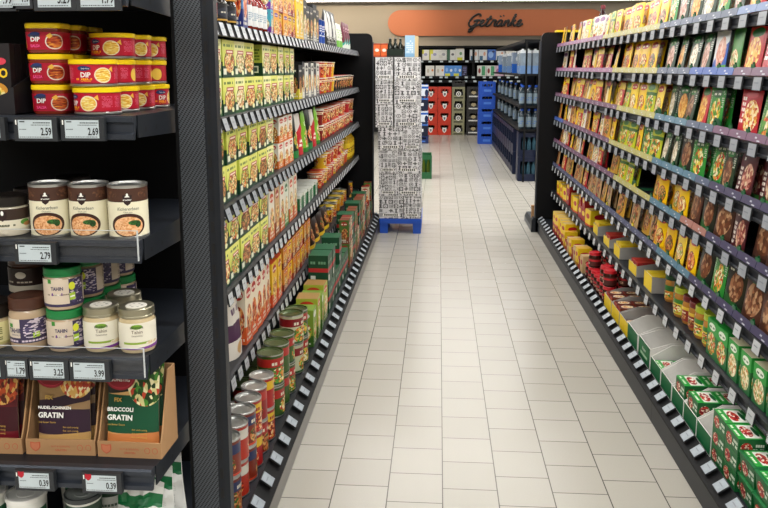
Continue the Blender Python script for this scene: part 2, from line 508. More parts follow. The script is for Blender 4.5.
def hdr_color(zi, y):
    if zi == 0: return 'lightblue' if y < 2.5 else 'slate' if y < 3.3 else 'cream' if y < 4.5 else 'pink'
    if zi == 1: return 'mauve' if y < 2.5 else 'blue' if y < 2.85 else 'slate' if y < 3.27 else 'cream' if y < 4.25 else 'pink'
    if zi == 2: return 'mauve' if y < 2.6 else 'slate' if y < 2.85 else 'teal' if y < 3.27 else 'cream' if y < 4.1 else 'mauve'
    if zi == 3: return 'purple' if y < 2.6 else 'slate' if y < 2.8 else 'teal' if y < 3.3 else 'cream' if y < 4.2 else 'mauve' if y < 5.8 else 'blue'
    if zi == 4: return 'purple' if y < 2.66 else 'salmon' if y < 2.9 else 'teal' if y < 3.3 else 'cream' if y < 4.0 else 'mauve'
    return 'purple' if y < 2.75 else 'teal' if y < 3.15 else 'violet'
def right_bay(i):
    y1 = 1.94+(i+1)*BAYW
    # local x runs towards the camera here (front looks to -x)
    t = thing('shelving_bay', f'dark metal shelving bay of sauce packets, {NEARR[i]}', 'shelving bay', (XR, y1, 0), (0, 0, -PI/2), 'bays of the packet shelving')
    ob('base', BAR, t, (0, -.116, 0)); ob('back_panel', BK, t, (0, .47, 0))
    ob('upright', UP, t, (.016, .45, 0)); ob('upright', UP, t, (BAYW-.016, .45, 0))
    for zi, z in enumerate(RZ):
        s = ob('shelf', SHR, t, (.002, 0, z))
        for k in range(8):
            if zi in (1, 2) and (k*7+i*3+zi) % 8 == 4: continue
            ob('price_tag', TAG_W if zi > 4 else TAG_R, s, (.085+k*HP, -.002, -.002))
        if zi < 6:
            for k in range(8):
                y = (y1-(.083+k*HP))/KR
                ob('header_card', HDR[hdr_color(zi, y)], s, (.083+k*HP, .001, .0005))
                dc = 'green' if y < 3.3 else 'yellow' if y < 4.3 else 'red'
                if k and (k % 2 == 0 or y < 3.3): ob('pusher_divider', DIV[dc], s, (k*HP, .006, .001))
    bs = ob('price_rail', rail(BAYW), t, (0, -.116, .105))
    for k in range(11): ob('price_tag', TAG_B, bs, (.06+k*.121, .037, .053))
for i in range(4): right_bay(i)

# end panels of both aisle shelvings
def end_panel(name_label, x0, x1, y0, sgn):
    t = thing('end_panel', name_label, 'end panel', (0, y0, 0))
    b = MB(); r = .05; H = 1.845
    xf, xb = (x1, x0) if sgn < 0 else (x0, x1)     # front edge, back edge
    d = 1 if xb > xf else -1
    pts = [(xb, 0), (xb, H)]+[(xf+d*r-d*r*math.sin(a), H-r+r*math.cos(a)) for a in (0, .4, .8, 1.2, PI/2)]+[(xf, 0)]
    b.prism(pts, 0, .05, 1, METAL2); ob('board', b.mesh('board'), t)
    e = MB(); e.box(min(xf, xf-d*.012), max(xf, xf-d*.012), .005, .045, .1, H-.08, RAILM); ob('edge_strip', e.mesh('edge_strip'), t)
    u = MB(); u.box(min(xf, xf+d*.03), max(xf, xf+d*.03), .05, .08, 0, H-.06, METAL)
    for k in range(34): u.box(min(xf-d*.0006, xf), max(xf-d*.0006, xf), .06, .07, .08+k*.05, .105+k*.05, INK)
    ob('upright', u.mesh('upright'), t)
    f = MB()
    f.prism([(xf-d*.04, 0), (xf-d*.04, .11), (xf-d*.025, .135), (xb, .135), (xb, 0)], .0, .08, 1, METAL); ob('base', f.mesh('base'), t)
end_panel('tall black end panel closing the soup-box shelving beside the pallet', -1.26, -.625, 7.375, -1)
end_panel('tall black end panel closing the packet shelving before the drinks rack', .925, 1.55, 7.27, 1)
b = MB(); b.box(0, .1, 0, .5, 0, .05, plain('grey bumper', '5a5d60', .5)); b.prism([(.0, .05), (.02, .09), (.08, .09), (.1, .05)], 0, .5, 1, METAL)
tag(ob('floor_bumper', b.mesh('floor_bumper'), None, (.885, 7.36, 0)), 'low grey bumper rail on the floor past the packet shelving', 'bumper')
b = MB(); b.box(0, .03, 0, .03, 0, .12, CARD); b.box(-.004, .034, -.004, .034, .12, .135, CARD)
tag(ob('cable_box', b.mesh('cable_box'), None, (.905, 7.45, .09)), 'small brown box on the bumper beside the packet shelving end', 'box')

# ------------------------------------------------------------------ the shelf unit at the head of the soup-box shelving
EX0, EX1, EYF, EYB = -1.30, -.594, 1.48, 1.985
EZ = [1.69, 1.435, 1.186, .94, .692, .44, .15]
unit = thing('head_shelf_unit', 'dark shelf unit of dips, chickpea tins and tahini with perforated side post', 'shelf unit', (0, 0, 0))
b = MB(); b.box(EX0, -.62, 1.99, 2.03, 0, 2.1, BACKP); ob('back_panel', b.mesh('back_panel'), unit)
b = MB(); b.box(-.573, -.514, 1.688, 1.712, 0, 2.1, PERF); ob('perforated_post', b.mesh('perforated_post'), unit)
b = MB(); b.box(-.579, -.573, 1.684, 1.714, 0, 2.1, METAL2); ob('post_rim', b.mesh('post_rim'), unit)
b = MB(); b.box(-.514, -.498, 1.690, 1.714, 0, 2.1, METAL)
for k in range(40): b.box(-.509, -.502, 1.6894, 1.6902, .06+k*.05, .085+k*.05, INK)
ob('slotted_upright', b.mesh('slotted_upright'), unit)
b = MB(); b.box(-.498, -.485, 1.686, 1.714, 0, 2.1, METAL); ob('corner_strip', b.mesh('corner_strip'), unit)
b = MB(); b.box(EX0, -.579, 1.985, 1.995, 0, 2.1, METAL2); b.box(-.586, -.579, 1.714, 1.995, 0, .1, METAL2); ob('side_frame', b.mesh('side_frame'), unit)
b = MB(); b.box(EX0, EX1, 1.53, 1.985, 0, .1, METAL); ob('plinth', b.mesh('plinth'), unit)

def digits_tag(w, h, price, logo=False, small=False):
    b = MB()
    b.box(-w/2, w/2, -.012, 0, -h, 0, TAGF)
    b.fan([(-w*.40, -h*.88), (w*.38, -h*.88), (w*.38, -h*.1), (-w*.40, -h*.1)], SCREEN, -.0123)
    b.fan([(-w*.46, -h*.3), (-w*.43, -h*.3), (-w*.43, -h*.1), (-w*.46, -h*.1)], WHITEP, -.0123)
    if price: b.text(price, w*.365, -h*.74, h*.44, INK, -.0126, sx=.62, bold=.025, align='R')
    rs = random.Random(price+str(w))
    x = -w*.05
    while x < w*.34:
        q = .0016+rs.random()*.003; b.fan([(x, -h*.24), (x+q, -h*.24), (x+q, -h*.2), (x, -h*.2)], TAGF, -.0126); x += q+.0007
    x = -w*.1
    while x < w*.34:
        q = .001+rs.random()*.002; b.fan([(x, -h*.33), (x+q, -h*.33), (x+q, -h*.3), (x, -h*.3)], TAGF, -.0126); x += q+.0008
    x = -w*.38
    while x < w*.3:
        q = .001+rs.random()*.003; b.fan([(x, -h*.84), (x+q, -h*.84), (x+q, -h*.81), (x, -h*.81)], TAGF, -.0126); x += q+.001
    for k in range(6):
        b.fan([(-w*.37+k*.0024, -h*.52), (-w*.37+k*.0024+.0014, -h*.52), (-w*.37+k*.0024+.0014, -h*.48), (-w*.37+k*.0024, -h*.48)], RAILM, -.0126)
    if logo:
        b.fan(shield(-w*.33, -h*.2, h*.3, h*.34), REDP, -.0126)
    else: b.fan([(-w*.36, -h*.2), (-w*.24, -h*.2), (-w*.24, -h*.15), (-w*.36, -h*.15)], TAGF, -.0126)
    return b.mesh('price_tag')
eshelf = []
def head_shelf(z):
    b = MB(); L0, L1 = EX0, EX1
    b.box(L0, L1, EYF+.02, EYB, z-.02, z, METAL)
    b.prism([(EYF+.02, z), (EYF+.004, z), (EYF, z-.004), (EYF, z-.012), (EYF+.008, z-.015), (EYF+.008, z-.033), (EYF, z-.036), (EYF, z-.046), (EYF+.01, z-.048), (EYF+.02, z-.02)], L0, L1, 0, RAILM)
    b.prism([(EYF+.021, z-.0), (EYF+.021, z-.044), (EYB, z-.06), (EYB, z)], L1, L1+.003, 0, METAL)
    for yy in (1.54, 1.6, 1.72, 1.86):      # bracket holes
        b.face([(L1+.0034, yy+.005*math.cos(a*PI/5), z-.03+.005*math.sin(a*PI/5)) for a in range(10)], INK)
    return ob('shelf', b.mesh('shelf'), unit)
for z in EZ: eshelf.append(head_shelf(z))
def etag(i, xc, w, h, price, logo=False):
    ob('price_tag', digits_tag(w, h, price, logo), eshelf[i], (xc, EYF-.001, EZ[i]-.003))
etag(0, -.829, .05, .053, '.99'); etag(0, -.793, .045, .049, '1.9'); etag(0, -.727, .083, .053, '5.29'); etag(0, -.643, .084, .053, '1.79')
etag(1, -.888, .086, .045, '9.49'); etag(1, -.783, .087, .046, '2.59'); etag(1, -.689, .087, .045, '2.69')
etag(2, -.803, .086, .045, '2.79'); etag(2, -.93, .086, .045, '2.49')
etag(3, -.93, .086, .045, '2.19'); etag(3, -.862, .049, .043, '1.79'); etag(3, -.793, .084, .045, '3.25'); etag(3, -.707, .084, .045, '3.99')
etag(4, -.843, .085, .045, '0.39', True); etag(4, -.697, .085, .046, '0.39', True); etag(4, -.97, .085, .045, '0.39', True)
for i in (2, 3):      # clear guard along the front of the shelf
    b = MB(); z = EZ[i]
    b.box(EX0, EX1-.002, EYF-.004, EYF-.002, z-.036, z+.022, CLEAR); b.box(EX1-.002, EX1, EYF-.005, EYF-.001, z-.04, z+.022, CLEAREDGE)
    b.box(EX0, EX1-.002, EYF-.0042, EYF-.0018, z+.0212, z+.0222, CLEAREDGE)
    ob('front_guard', b.mesh('front_guard'), eshelf[i])

# dips
YEL = plain('yellow plastic lid', 'f2cf14', .3)
A_TIN = art('red dip tin print', 'b3122c', [('rect', 0, 0, 1, .06, '7c0c1e'), ('ell', .43, .8, .045, .13, '20305c'), ('text', .37, .2, .49, .36, 'f3a21c', 9, 1),
        ('ell', .565, .45, .062, .4, 'e8dcc0'), ('food', .565, .45, .055, .35, ['e8c04a', 'f0d878', 'e2b23c', 'd99a2c', 'f5e6a0'], 34), ('tri', -3.9, 0, 'b3122c'),
        ('text', .66, .25, .74, .85, 'd4607a', 9, 9), ('text', .76, .25, .82, .85, 'd4607a', 9, 9), ('ell', .9, .45, .05, .35, 'e8c04a'), ('text', .27, .25, .34, .85, 'd4607a', 9, 9), ('ell', .14, .45, .055, .35, 'e8c04a')], .35)
CHIP = plain('tortilla chip print', 'e6b040', .5)
def dip_tin():
    R = .0455; b = MB()
    b.lathe([(0, 0, STEEL), (R-.003, 0, STEEL), (R, .002, STEEL), (R, .005, STEEL), (R-.001, .006, STEEL)], 32)
    bo = b.mesh('tin_base')
    b = MB(); b.lathe([(R-.001, .006, A_TIN), (R-.001, .0435, A_TIN)], 36, zr=(.006, .0435))
    b.text('DIP', -.016, .019, .0135, WHITEP, R=R-.0005, bold=.02)
    b.text('CHEESE', -.016, .0105, .006, plain('orange print', 'f09a1c', .5, vary=0), R=R-.0005, bold=.02)
    b.fan(ellipse(-.016, .036, .011, .0036), plain('navy logo', '1f2f63', .5, vary=0), R=R-.0005)
    b.text('Santa Maria', -.016, .0347, .0035, WHITEP, R=R-.0001)
    b.fan([(.03, .034), (.038, .04), (.04, .029)], CHIP, R=R-.0004)
    la = b.mesh('label')
    b = MB(); b.lathe([(R-.001, .0435, STEEL), (R, .044, STEEL), (R+.0012, .0445, YEL), (R+.0012, .0525, YEL), (R-.002, .054, YEL), (R-.006, .0532, YEL), (0, .0532, YEL)], 32)
    li = b.mesh('lid')
    return Kind('dip_tin', 'tin', 'round red cheese dip tin', None, [('tin_base', bo, None, (0, 0, 0)), ('label', la, None, (0, 0, 0)), ('lid', li, None, (0, 0, 0))])
DT = dip_tin()
rows = [1.535, 1.6305, 1.726, 1.8215]
xs_t = -.690
for lv in range(3):
    for k, y in enumerate(rows):
        if lv == 2 and k == 0: continue
        rz = [(.06, -.9, .55, -.6), (-.5, .15, 1.3, -.2), (0, -.25, .4, .1)][2-lv][k]
        if lv == 0: rz = (-.42, .35, .2, 1.4)[k]
        if lv == 1: rz = (.42, -.9, -.55, -1.6)[k]
        if lv == 2: rz = (0, -.1, .5, .2)[k]
        DT.put((xs_t+(.0 if lv else .005), y+(.006 if lv == 2 else 0), EZ[1]+.0002+lv*.055), (0, 0, rz),
               f'round red cheese dip tin with yellow lid, {("bottom", "middle", "top")[lv]} layer, {ORD[k]} from the shelf front', 'cheese dip tins on the dip shelf')
SALB = NT('brown red salsa tub', .22, 0, .5).done(rgb('7a2a18'))
A_SAL = art('salsa label', 'a8122c', [('ell', .44, .8, .05, .12, '3a3f55'), ('ell', .60, .45, .07, .42, 'd8cfc0'), ('food', .60, .45, .06, .36, ['8a2a10', 'b5481c', 'd98a34', '7a1f10', 'c4622a'], 26), ('rect', .36, .1, .375, .5, 'e8a020')], .35)
def salsa():
    b = MB(); R = .0365; ex = 5
    b.lathe([(0, 0, SALB), (R*.9, 0, SALB), (R*.96, .004, SALB), (R, .046, SALB), (R*.99, .048, SALB), (0, .048, SALB)], 40, ex=ex, ay=.9)
    bo = b.mesh('tub')
    b = MB(); b.lathe([(R*.975+.0004, .006, A_SAL), (R+.0005, .041, A_SAL)], 40, ex=ex, ay=.9, zr=(.006, .041))
    y = -R*.9-.0015
    b.text('DIP', -.012, .0225, .0125, WHITEP, y, bold=.02); b.text('SALSA', -.012, .011, .008, plain('pink print', 'f0508c', .5, vary=0), y, bold=.025, sx=.9)
    b.fan(ellipse(-.012, .0375, .010, .0034), plain('navy logo', '1f2f63', .5, vary=0), y)
    b.fan([(.010, .033), (.019, .039), (.024, .033), (.017, .028)], CHIP, y)
    la = b.mesh('label')
    b = MB(); b.lathe([(0, .048, YEL), (R*1.0, .048, YEL), (R*1.03, .049, YEL), (R*1.03, .057, YEL), (R*.99, .0585, YEL), (R*.9, .0575, YEL), (0, .0575, YEL)], 40, ex=ex, ay=.9)
    return Kind('salsa_tub', 'tub', 'salsa tub', None, [('tub', bo, None, (0, 0, 0)), ('label', la, None, (0, 0, 0)), ('lid', b.mesh('lid'), None, (0, 0, 0))])
SA = salsa()
for lv in range(3):
    for k, y in enumerate((1.558, 1.636, 1.714)):
        SA.put((-.786-.002*lv, y, EZ[1]+.0002+lv*.0608), (0, 0, (.03, -.02, .05)[lv]+k*.03),
               f'squarish salsa dip tub with yellow lid, {("bottom", "middle", "top")[lv]} layer, {ORD[k]} from the shelf front', 'salsa dip tubs on the dip shelf')
# taco kits in a black display tray
A_TACO = art('taco kit print', '1a1416', [('ell', .5, .32, .42, .14, 'c98a2c'), ('food', .5, .28, .36, .12, ['5a8a30', 'c43a24', 'e8c04a', '7a3a1c', 'f0e0a0'], 9), ('text', .2, .75, .9, .82, 'b8a890', 8, 1), ('rect', .1, .02, .9, .12, 'd8cdb8'), ('ell', .55, .66, .22, .05, 'd23a4e')], .4)
def taco():
    b = MB(); b.box(-.05, .05, -.02, -.002, 0, .135, plain('black print card', '1a1416', .5), front=A_TACO)
    b.text('BURRITO', .044, .068, .026, plain('yellow print', 'f2c81c', .5, vary=0), -.0205, sx=.85, bold=.03, align='R')
    b.fan(ellipse(.03, .1, .012, .007), plain('pink red print', 'd23a4e', .5, vary=0), -.0206)
    return Kind('meal_kit', 'packet', 'meal kit', b.mesh('meal_kit'))
TK = taco()
b = MB(); bk = plain('black display card', '17151a', .6)
b.box(-.06, .06, -.001, .14, 0, .002, bk)
b.prism([(-.06, 0), (-.06, .03), (-.02, .028), (.02, .034), (.045, .043), (.06, .055), (.06, 0)], -.003, -.001, 1, bk)
for s in (-.06, .058): b.prism([(-.001, 0), (-.001, .055), (.14, .1), (.14, 0)], s, s+.002, 0, bk)
b.fan(ellipse(-.045, .012, .006, .004), REDP, -.0034)
tag(ob('display_tray', b.mesh('display_tray'), None, (-.898, 1.5, EZ[1]+.0005)), 'black card display tray holding burrito kits beside the salsa tubs', 'tray')
for k in range(3): TK.put((-.898, 1.526+k*.021, EZ[1]+.0045), (-.04, 0, 0), f'black burrito kit box with yellow lettering in the display tray, {ORD[k]} from its front', 'burrito kits in the display tray')

# chickpea tins
A_CHK = art('chickpea tin print', 'e6e0c4', [('rect', -1, .72, 2, 1, '4a2f24'), ('food', -.1, .87, .14, .09, ['4a2f24', '5e3e2c', '6a4834', '4a2f24'], 22), ('food', 1.1, .87, .14, .09, ['4a2f24', '5e3e2c', '6a4834', '4a2f24'], 22), ('food', .2, .87, .12, .08, ['4a2f24', '5e3e2c', '6a4834', '4a2f24'], 22), ('food', .8, .87, .12, .08, ['4a2f24', '5e3e2c', '6a4834', '4a2f24'], 22),
     ('ell', .5, .24, .29, .245, '3c2018'), ('food', .5, .22, .245, .2, ['e0a878', 'd8985f', 'eec090', 'c98550', 'e8b484'], 34),
     ('food', .6, .29, .1, .05, ['2c5a24', '3c7a30', '24481c'], 40), ('food', .66, .26, .05, .07, ['2c5a24', '1c3a18', '24481c'], 40), ('text', .95, .2, 1.2, .68, 'c8c0a4', 10, 16), ('text', -.2, .2, .05, .68, 'c8c0a4', 10, 16)], .38)
def shield_logo(b, cx, cz, s, R):
    b.fan(shield(cx, cz, s, s*1.25), plain('dark brown logo', '2a1614', .5, vary=0), R=R)
    b.fan(ellipse(cx, cz+s*.62, s*.13, s*.2, 10), WHITEP, R=R+.0002)
    b.fan([(cx-s*.28, cz+s*.36), (cx+s*.28, cz+s*.36), (cx+s*.2, cz+s*.5), (cx-s*.2, cz+s*.5)], WHITEP, R=R+.0003)
    b.text('al amier', cx, cz-s*.02, s*.27, WHITEP, R=R+.0003, bold=.02, sx=1.1)
def chick():
    R = .0395; H = .109; b = MB()
    b.lathe([(0, .003, STEEL), (R-.004, .003, STEEL), (R-.003, 0, STEEL), (R+.0006, 0, STEEL), (R+.0006, .004, STEEL), (R-.0004, .005, STEEL)], 36)
    ti = b.mesh('tin_base')
    b = MB(); b.lathe([(R, .004, A_CHK), (R, H-.006, A_CHK)], 40, urep=2.05, zr=(.004, H-.006))
    shield_logo(b, 0, .079, .0175, R+.0004)
    b.text('Kichererbsen', 0, .0585, .0095, plain('dark green print', '2a3a34', .5, vary=0), R=R+.0004, shear=.25, sx=.85)
    b.text('Chick peas', 0, .0535, .004, plain('dark green print', '2a3a34', .5, vary=0), R=R+.0004)
    la = b.mesh('label')
    b = MB(); b.lathe([(R, H-.006, STEEL), (R+.0006, H-.004, STEEL), (R+.0006, H, STEEL), (R-.003, H, STEEL), (R-.004, H-.004, STEEL), (R-.012, H-.0035, STEEL), (R-.014, H-.005, STEEL), (0, H-.005, STEEL)], 36)
    b.tube([(.0, -.018, H-.004), (.004, -.024, H-.0035), (0, -.03, H-.003), (-.004, -.024, H-.0035), (0, -.018, H-.004)], .0009, STEEL, 6)
    li = b.mesh('lid')
    return Kind('chickpea_tin', 'tin', 'chickpea tin', None, [('tin_base', ti, None, (0, 0, 0)), ('label', la, None, (0, 0, 0)), ('lid', li, None, (0, 0, 0))])
CH = chick()
for x, y, rz, w in ((-.800, 1.535, .26, 'touching the cream jar'), (-.717, 1.537, .05, 'in the middle of the three front tins'), (-.634, 1.534, .36, 'standing alone at the open shelf edge')):
    CH.put((x, y, EZ[2]+.0003), (0, 0, rz), 'cream and brown chickpea tin with bowl picture, '+w, 'chickpea tins')

# jars
def jar(name, desc, R, H, body, labm, lidm, lidh, deco=None, zl=(.012, .06), urep=1.6, lidr=1.02, top=None, shoulder=.014):
    b = MB(); hb = H-lidh; p = [(0, .002, body), (R*.8, 0, body), (R*.93, .002, body), (R, .009, body), (R, hb-shoulder, body), (R*.97, hb-shoulder*.6, body), (R*.9, hb-.002, body), (R*.88, hb, body)]
    b.lathe(p, 32); g = b.mesh('glass')
    b = MB(); b.lathe([(R+.0005, zl[0], labm), (R+.0005, zl[1], labm)], 36, urep=urep, zr=zl)
    if deco: deco(b, R+.001)
    la = b.mesh('label')
    b = MB(); r = R*lidr*.95
    b.lathe([(R*.88, hb-.001, lidm), (r, hb-.001, lidm), (r+.0008, hb+.001, lidm), (r+.0008, hb+.003, lidm), (r, hb+.004, lidm), (r, H-.002, lidm), (r-.002, H, lidm), (r-.005, H-.0012, lidm), (0, H-.0012, top or lidm)], 32)
    li = b.mesh('lid')
    return Kind(name, 'jar', desc, None, [('glass', g, None, (0, 0, 0)), ('label', la, None, (0, 0, 0)), ('lid', li, None, (0, 0, 0))])
def gloss(name, c):
    t = NT(name, .12, 0, .6); t.b.inputs['Coat Weight'].default_value = .5; return t.done(rgb(c))
PASTE = gloss('tahini behind glass', 'b9a184'); PASTE2 = gloss('pale tahini behind glass', 'c9b68f'); CREAMP = gloss('cream paste behind glass', 'e6ddc8'); DARKP = gloss('dark paste behind glass', '5b3a28')
BRLID = plain('brown jar lid', '4a2c20', .35); GRLID = plain('green jar lid', '1c7a3e', .35); GOLDLID = plain('pale gold jar lid', 'a39e88', .3, .85); BLLID = plain('black jar lid', '1b1614', .35)
PURP = plain('violet print', '6a3a86', .5, vary=0); GRNP = plain('green print', '3c8a34', .5, vary=0); LIMEP = plain('lime print', 'a8c83a', .5, vary=0); NAVYP = plain('dark violet print', '3a3358', .5, vary=0)
A_TAHB = art('patterned tahini label', 'd8cbb8', [('rect', .44, 0, 2, 1, '39304e'), ('food', .68, .5, .2, .5, ['39304e', 'c9bcc8', '4a4068', 'd8cbd8', '39304e'], 22), ('food', 1.0, .5, .14, .5, ['39304e', 'c9bcc8', '4a4068', '39304e'], 22), ('rect', -1, .0, 2, .22, '39304e'), ('text', .1, .05, .9, .17, 'd8cbd8', 18, 1)], .4)
def deco_b(b, R):
    b.text('TAHIN', -.020, .043, .0135, NAVYP, R=R, bold=.03, sx=.85); b.text('SESAMMUS', -.020, .0365, .0045, NAVYP, R=R)
    b.fan([(.016, .03), (.03, .032), (.03, .043), (.016, .041)], LIMEP, R=R); b.fan([(.018, .036), (.028, .038), (.028, .0395), (.018, .0375)], WHITEP, R=R+.0004)
    b.fan([(-.036, .054), (-.026, .054), (-.026, .062), (-.036, .062)], GRNP, R=R)
J_TB = jar('tahini_jar', 'brown lidded tahini jar', .0385, .115, PASTE, A_TAHB, BRLID, .025, deco_b, (.02, .072))
A_TAHG = art('beige tahini label', 'd2c2ae', [('rect', .6, 0, .84, 1, '3a3150'), ('food', .72, .5, .12, .5, ['3a3150', 'c9bcc8', '4a4068', '3a3150'], 24), ('rect', -1, .0, 2, .1, '3a3150'), ('text', .98, .15, 1.25, .85, '8a7a6a', 8, 12), ('text', .3, .42, .6, .5, '7a6a5a', 14, 1)], .4)
def deco_g(b, R):
    b.text('TAHIN', -.0085, .0445, .0105, NAVYP, R=R, bold=.03, sx=.8); b.fan([(-.02, .033), (.002, .033), (.002, .039), (-.02, .039)], PURP, R=R); b.text('cremig', -.009, .0343, .005, WHITEP, R=R+.0004)
    b.fan([(-.028, .059), (-.02, .059), (-.02, .068), (-.028, .068)], GRNP, R=R)
    b.fan(ellipse(.022, .052, .0068, .0085), plain('yellow seal', 'dbe03a', .5, vary=0), R=R+.0004); b.fan([(.016, .022), (.028, .023), (.028, .038), (.016, .037)], LIMEP, R=R+.0004); b.fan([(.017, .028), (.027, .029), (.027, .032), (.017, .031)], WHITEP, R=R+.0008)
J_TG = jar('tahini_jar', 'green lidded tahini jar', .0385, .0895, PASTE, A_TAHG, GRLID, .017, deco_g, (.009, .067))
A_TAHS = art('white tahini label', 'e2ddcb', [('tri', -.02, .18, '7a3a90'), ('tri', -.06, .1, '5a2a70'), ('ell', .5, .86, .08, .09, '6f9c2e'), ('text', .86, .5, 1.0, .9, '9a9484', 5, 8), ('rect', .3, .2, .7, .28, '8aa83c'), ('food', .72, .22, .1, .06, ['d8c08a', 'c8a870', 'e2ddcb'], 40)], .4)
def deco_s(b, R):
    b.text('alnatura', 0, .0555, .0085, plain('grey green print', '3a4634', .5, vary=0), R=R, bold=.01); b.text('Tahin', 0, .045, .0105, plain('brown print', '5a4632', .5, vary=0), R=R, sx=1); b.text('Sesammus', 0, .0385, .0055, plain('brown print', '5a4632', .5, vary=0), R=R)
SEAL = art('lid print', 'e8e4d8', [('ell', .5, .5, .6, .6, 'e8e4d8')], .4)
J_TS = jar('tahini_jar', 'gold lidded tahini jar', .0375, .096, PASTE2, A_TAHS, GOLDLID, .019, deco_s, (.01, .067))
# printed white seal on the gold lids
def seal_top(k):
    b = MB(); b.lathe([(0, .0954, SEAL), (.022, .0954, SEAL), (.022, .0948, SEAL)], 24)
    for a in range(7):
        q = ellipse(.012*math.cos(a), 0.012*math.sin(a), .003, .0015, 8); b.face([(x, y, .0957) for x, y in q], plain('grey print', '8a8a84', .5, vary=0))
    k.parts.append(('lid_print', b.mesh('lid_print'), 2, (0, 0, 0)))
seal_top(J_TS)
A_CRM = art('cream jar label', '3a2a22', [('rect', -1, 0, 2, .45, 'e8e2cc'), ('text', .35, .15, .65, .3, '6a6a50', 9, 1), ('ell', .78, .3, .07, .14, '5a9a3a'), ('ell', .82, .2, .07, .1, 'c88a54')], .4)
def deco_c(b, R):
    b.fan(shield(0, .043, .016, .02), plain('dark brown logo', '2a1614', .5, vary=0), R=R); b.fan(ellipse(0, .05, .003, .005, 10), WHITEP, R=R+.0003); b.text('Tahina', 0, .0215, .0075, plain('grey green print', '3a4634', .5, vary=0), R=R)
J_CR = jar('cream_jar', 'cream jar', .041, .083, CREAMP, A_CRM, BLLID, .02, deco_c, (.016, .058), lidr=1.03)
A_YEL = art('pale yellow label', 'd8d29a', [('text', .3, .2, .7, .8, '7a7a4a', 7, 7), ('rect', -1, 0, 2, .1, 'b8b070')], .45)
J_YL = jar('sesame_jar', 'pale jar', .045, .098, PASTE2, A_YEL, BLLID, .03, None, (.012, .06))
A_DRK = art('dark brown label', '2c1c18', [('text', .3, .4, .7, .5, 'c8bca8', 8, 1), ('ell', .5, .72, .07, .14, 'd8d0c0'), ('rect', -1, 0, 2, .28, 'd8d0bc')], .45)
J_DK = jar('sesame_jar', 'dark brown jar', .043, .09, DARKP, A_DRK, BRLID, .022, None, (.01, .064))

J_CR.put((-.890, 1.532, EZ[2]+.0003), (0, 0, .25), 'cream coloured tahina jar with black lid beside the chickpea tins', None)
J_YL.put((-.9515, 1.535, EZ[3]+.0003), (0, 0, .3), 'pale yellow labelled jar with black lid beside the brown lidded tahini jar', None)
J_TB.put((-.8635, 1.532, EZ[3]+.0003), (0, 0, .25), 'tahini jar with brown lid and dark patterned label', None)
J_TG.put((-.784, 1.535, EZ[3]+.0003), (0, 0, .4), 'green lidded tahini jar, lower one at the shelf front', None)
J_TG.put((-.785, 1.537, EZ[3]+.0900), (0, 0, .34), 'green lidded tahini jar stacked on another at the shelf front', None)
J_TS.put((-.7065, 1.537, EZ[3]+.0003), (0, 0, .36), 'gold lidded white label tahini jar beside the green lidded jar', None)
J_TS.put((-.629, 1.535, EZ[3]+.0003), (0, 0, .34), 'gold lidded white label tahini jar at the open shelf edge', None)
J_TS.put((-.692, 1.625, EZ[3]+.0003), (0, 0, -.3), 'gold lidded tahini jar half hidden behind the front pair', None)
for k, y in enumerate((1.625, 1.712, 1.8)):
    J_TG.put((-.776, y, EZ[3]+.0003), (0, 0, .2*k), f'green lidded tahini jar behind the front one, lower layer, {ORD[k+1]} from the front', None)
    J_TG.put((-.779, y, EZ[3]+.0900), (0, 0, -.25-.1*k), f'green lidded tahini jar behind the front one, upper layer, {ORD[k+1]} from the front', None)
for k, (x, y, dz) in enumerate(((-.91, 1.632, 0), (-.91, 1.632, .0905), (-.88, 1.722, 0), (-.88, 1.722, .0905))):
    J_DK.put((x, y, EZ[3]+.0003+dz), (0, 0, .05), f'dark brown sesame jar, {("lower", "upper")[k % 2]} one, {("behind the pale yellow jar", "farther back in the shade")[k//2]}', None)
for k in range(3):
    J_CR.put((-.885, 1.63+k*.093, EZ[2]+.0003), (0, 0, .2), f'cream tahina jar in line behind the front one, {ORD[k+1]} from the front', None)

# gratin pouches standing in cut-open cartons
A_GRN = art('gratin pouch print noodle', ('9a7a5a', 'b59468'), [('above', .62, .22, '8c6a48'), ('food', .72, .78, .36, .26, ['e0b060', 'c9542c', 'f0d890', 'b8402c', 'd8a050', 'f4e6b8'], 20), ('rect', -.1, .16, 1.1, .44, '2e1a2c'), ('above', .4, .14, '2e1a2c'), ('above', .52, .14, '9a7a50'), ('food', .74, .8, .34, .24, ['e0b060', 'c9542c', 'f0d890', 'b8402c', 'd8a050', 'f4e6b8'], 20), ('tri', .14, .05, 'b8925a')], .3)
A_GRB = art('gratin pouch print broccoli', ('c48a54', 'd8b070'), [('rect', -.1, .2, 1.1, .62, '0f4a30'), ('above', .62, .1, '1a1c14'), ('food', .75, .8, .36, .3, ['2c5a24', '4a8a34', 'd8d090', '1c3a18', 'c0442c', 'f0e8b8', '24481c'], 17), ('tri', .18, .04, 'c47a44')], .3)
A_GRR = art('gratin pouch print ham', ('6a1420', '4a1018'), [('food', .7, .75, .4, .28, ['c9542c', '8a3a1c', 'e0b060', 'b8402c', '5a2014'], 20), ('rect', -.1, .18, 1.1, .45, '3a0c18')], .3)
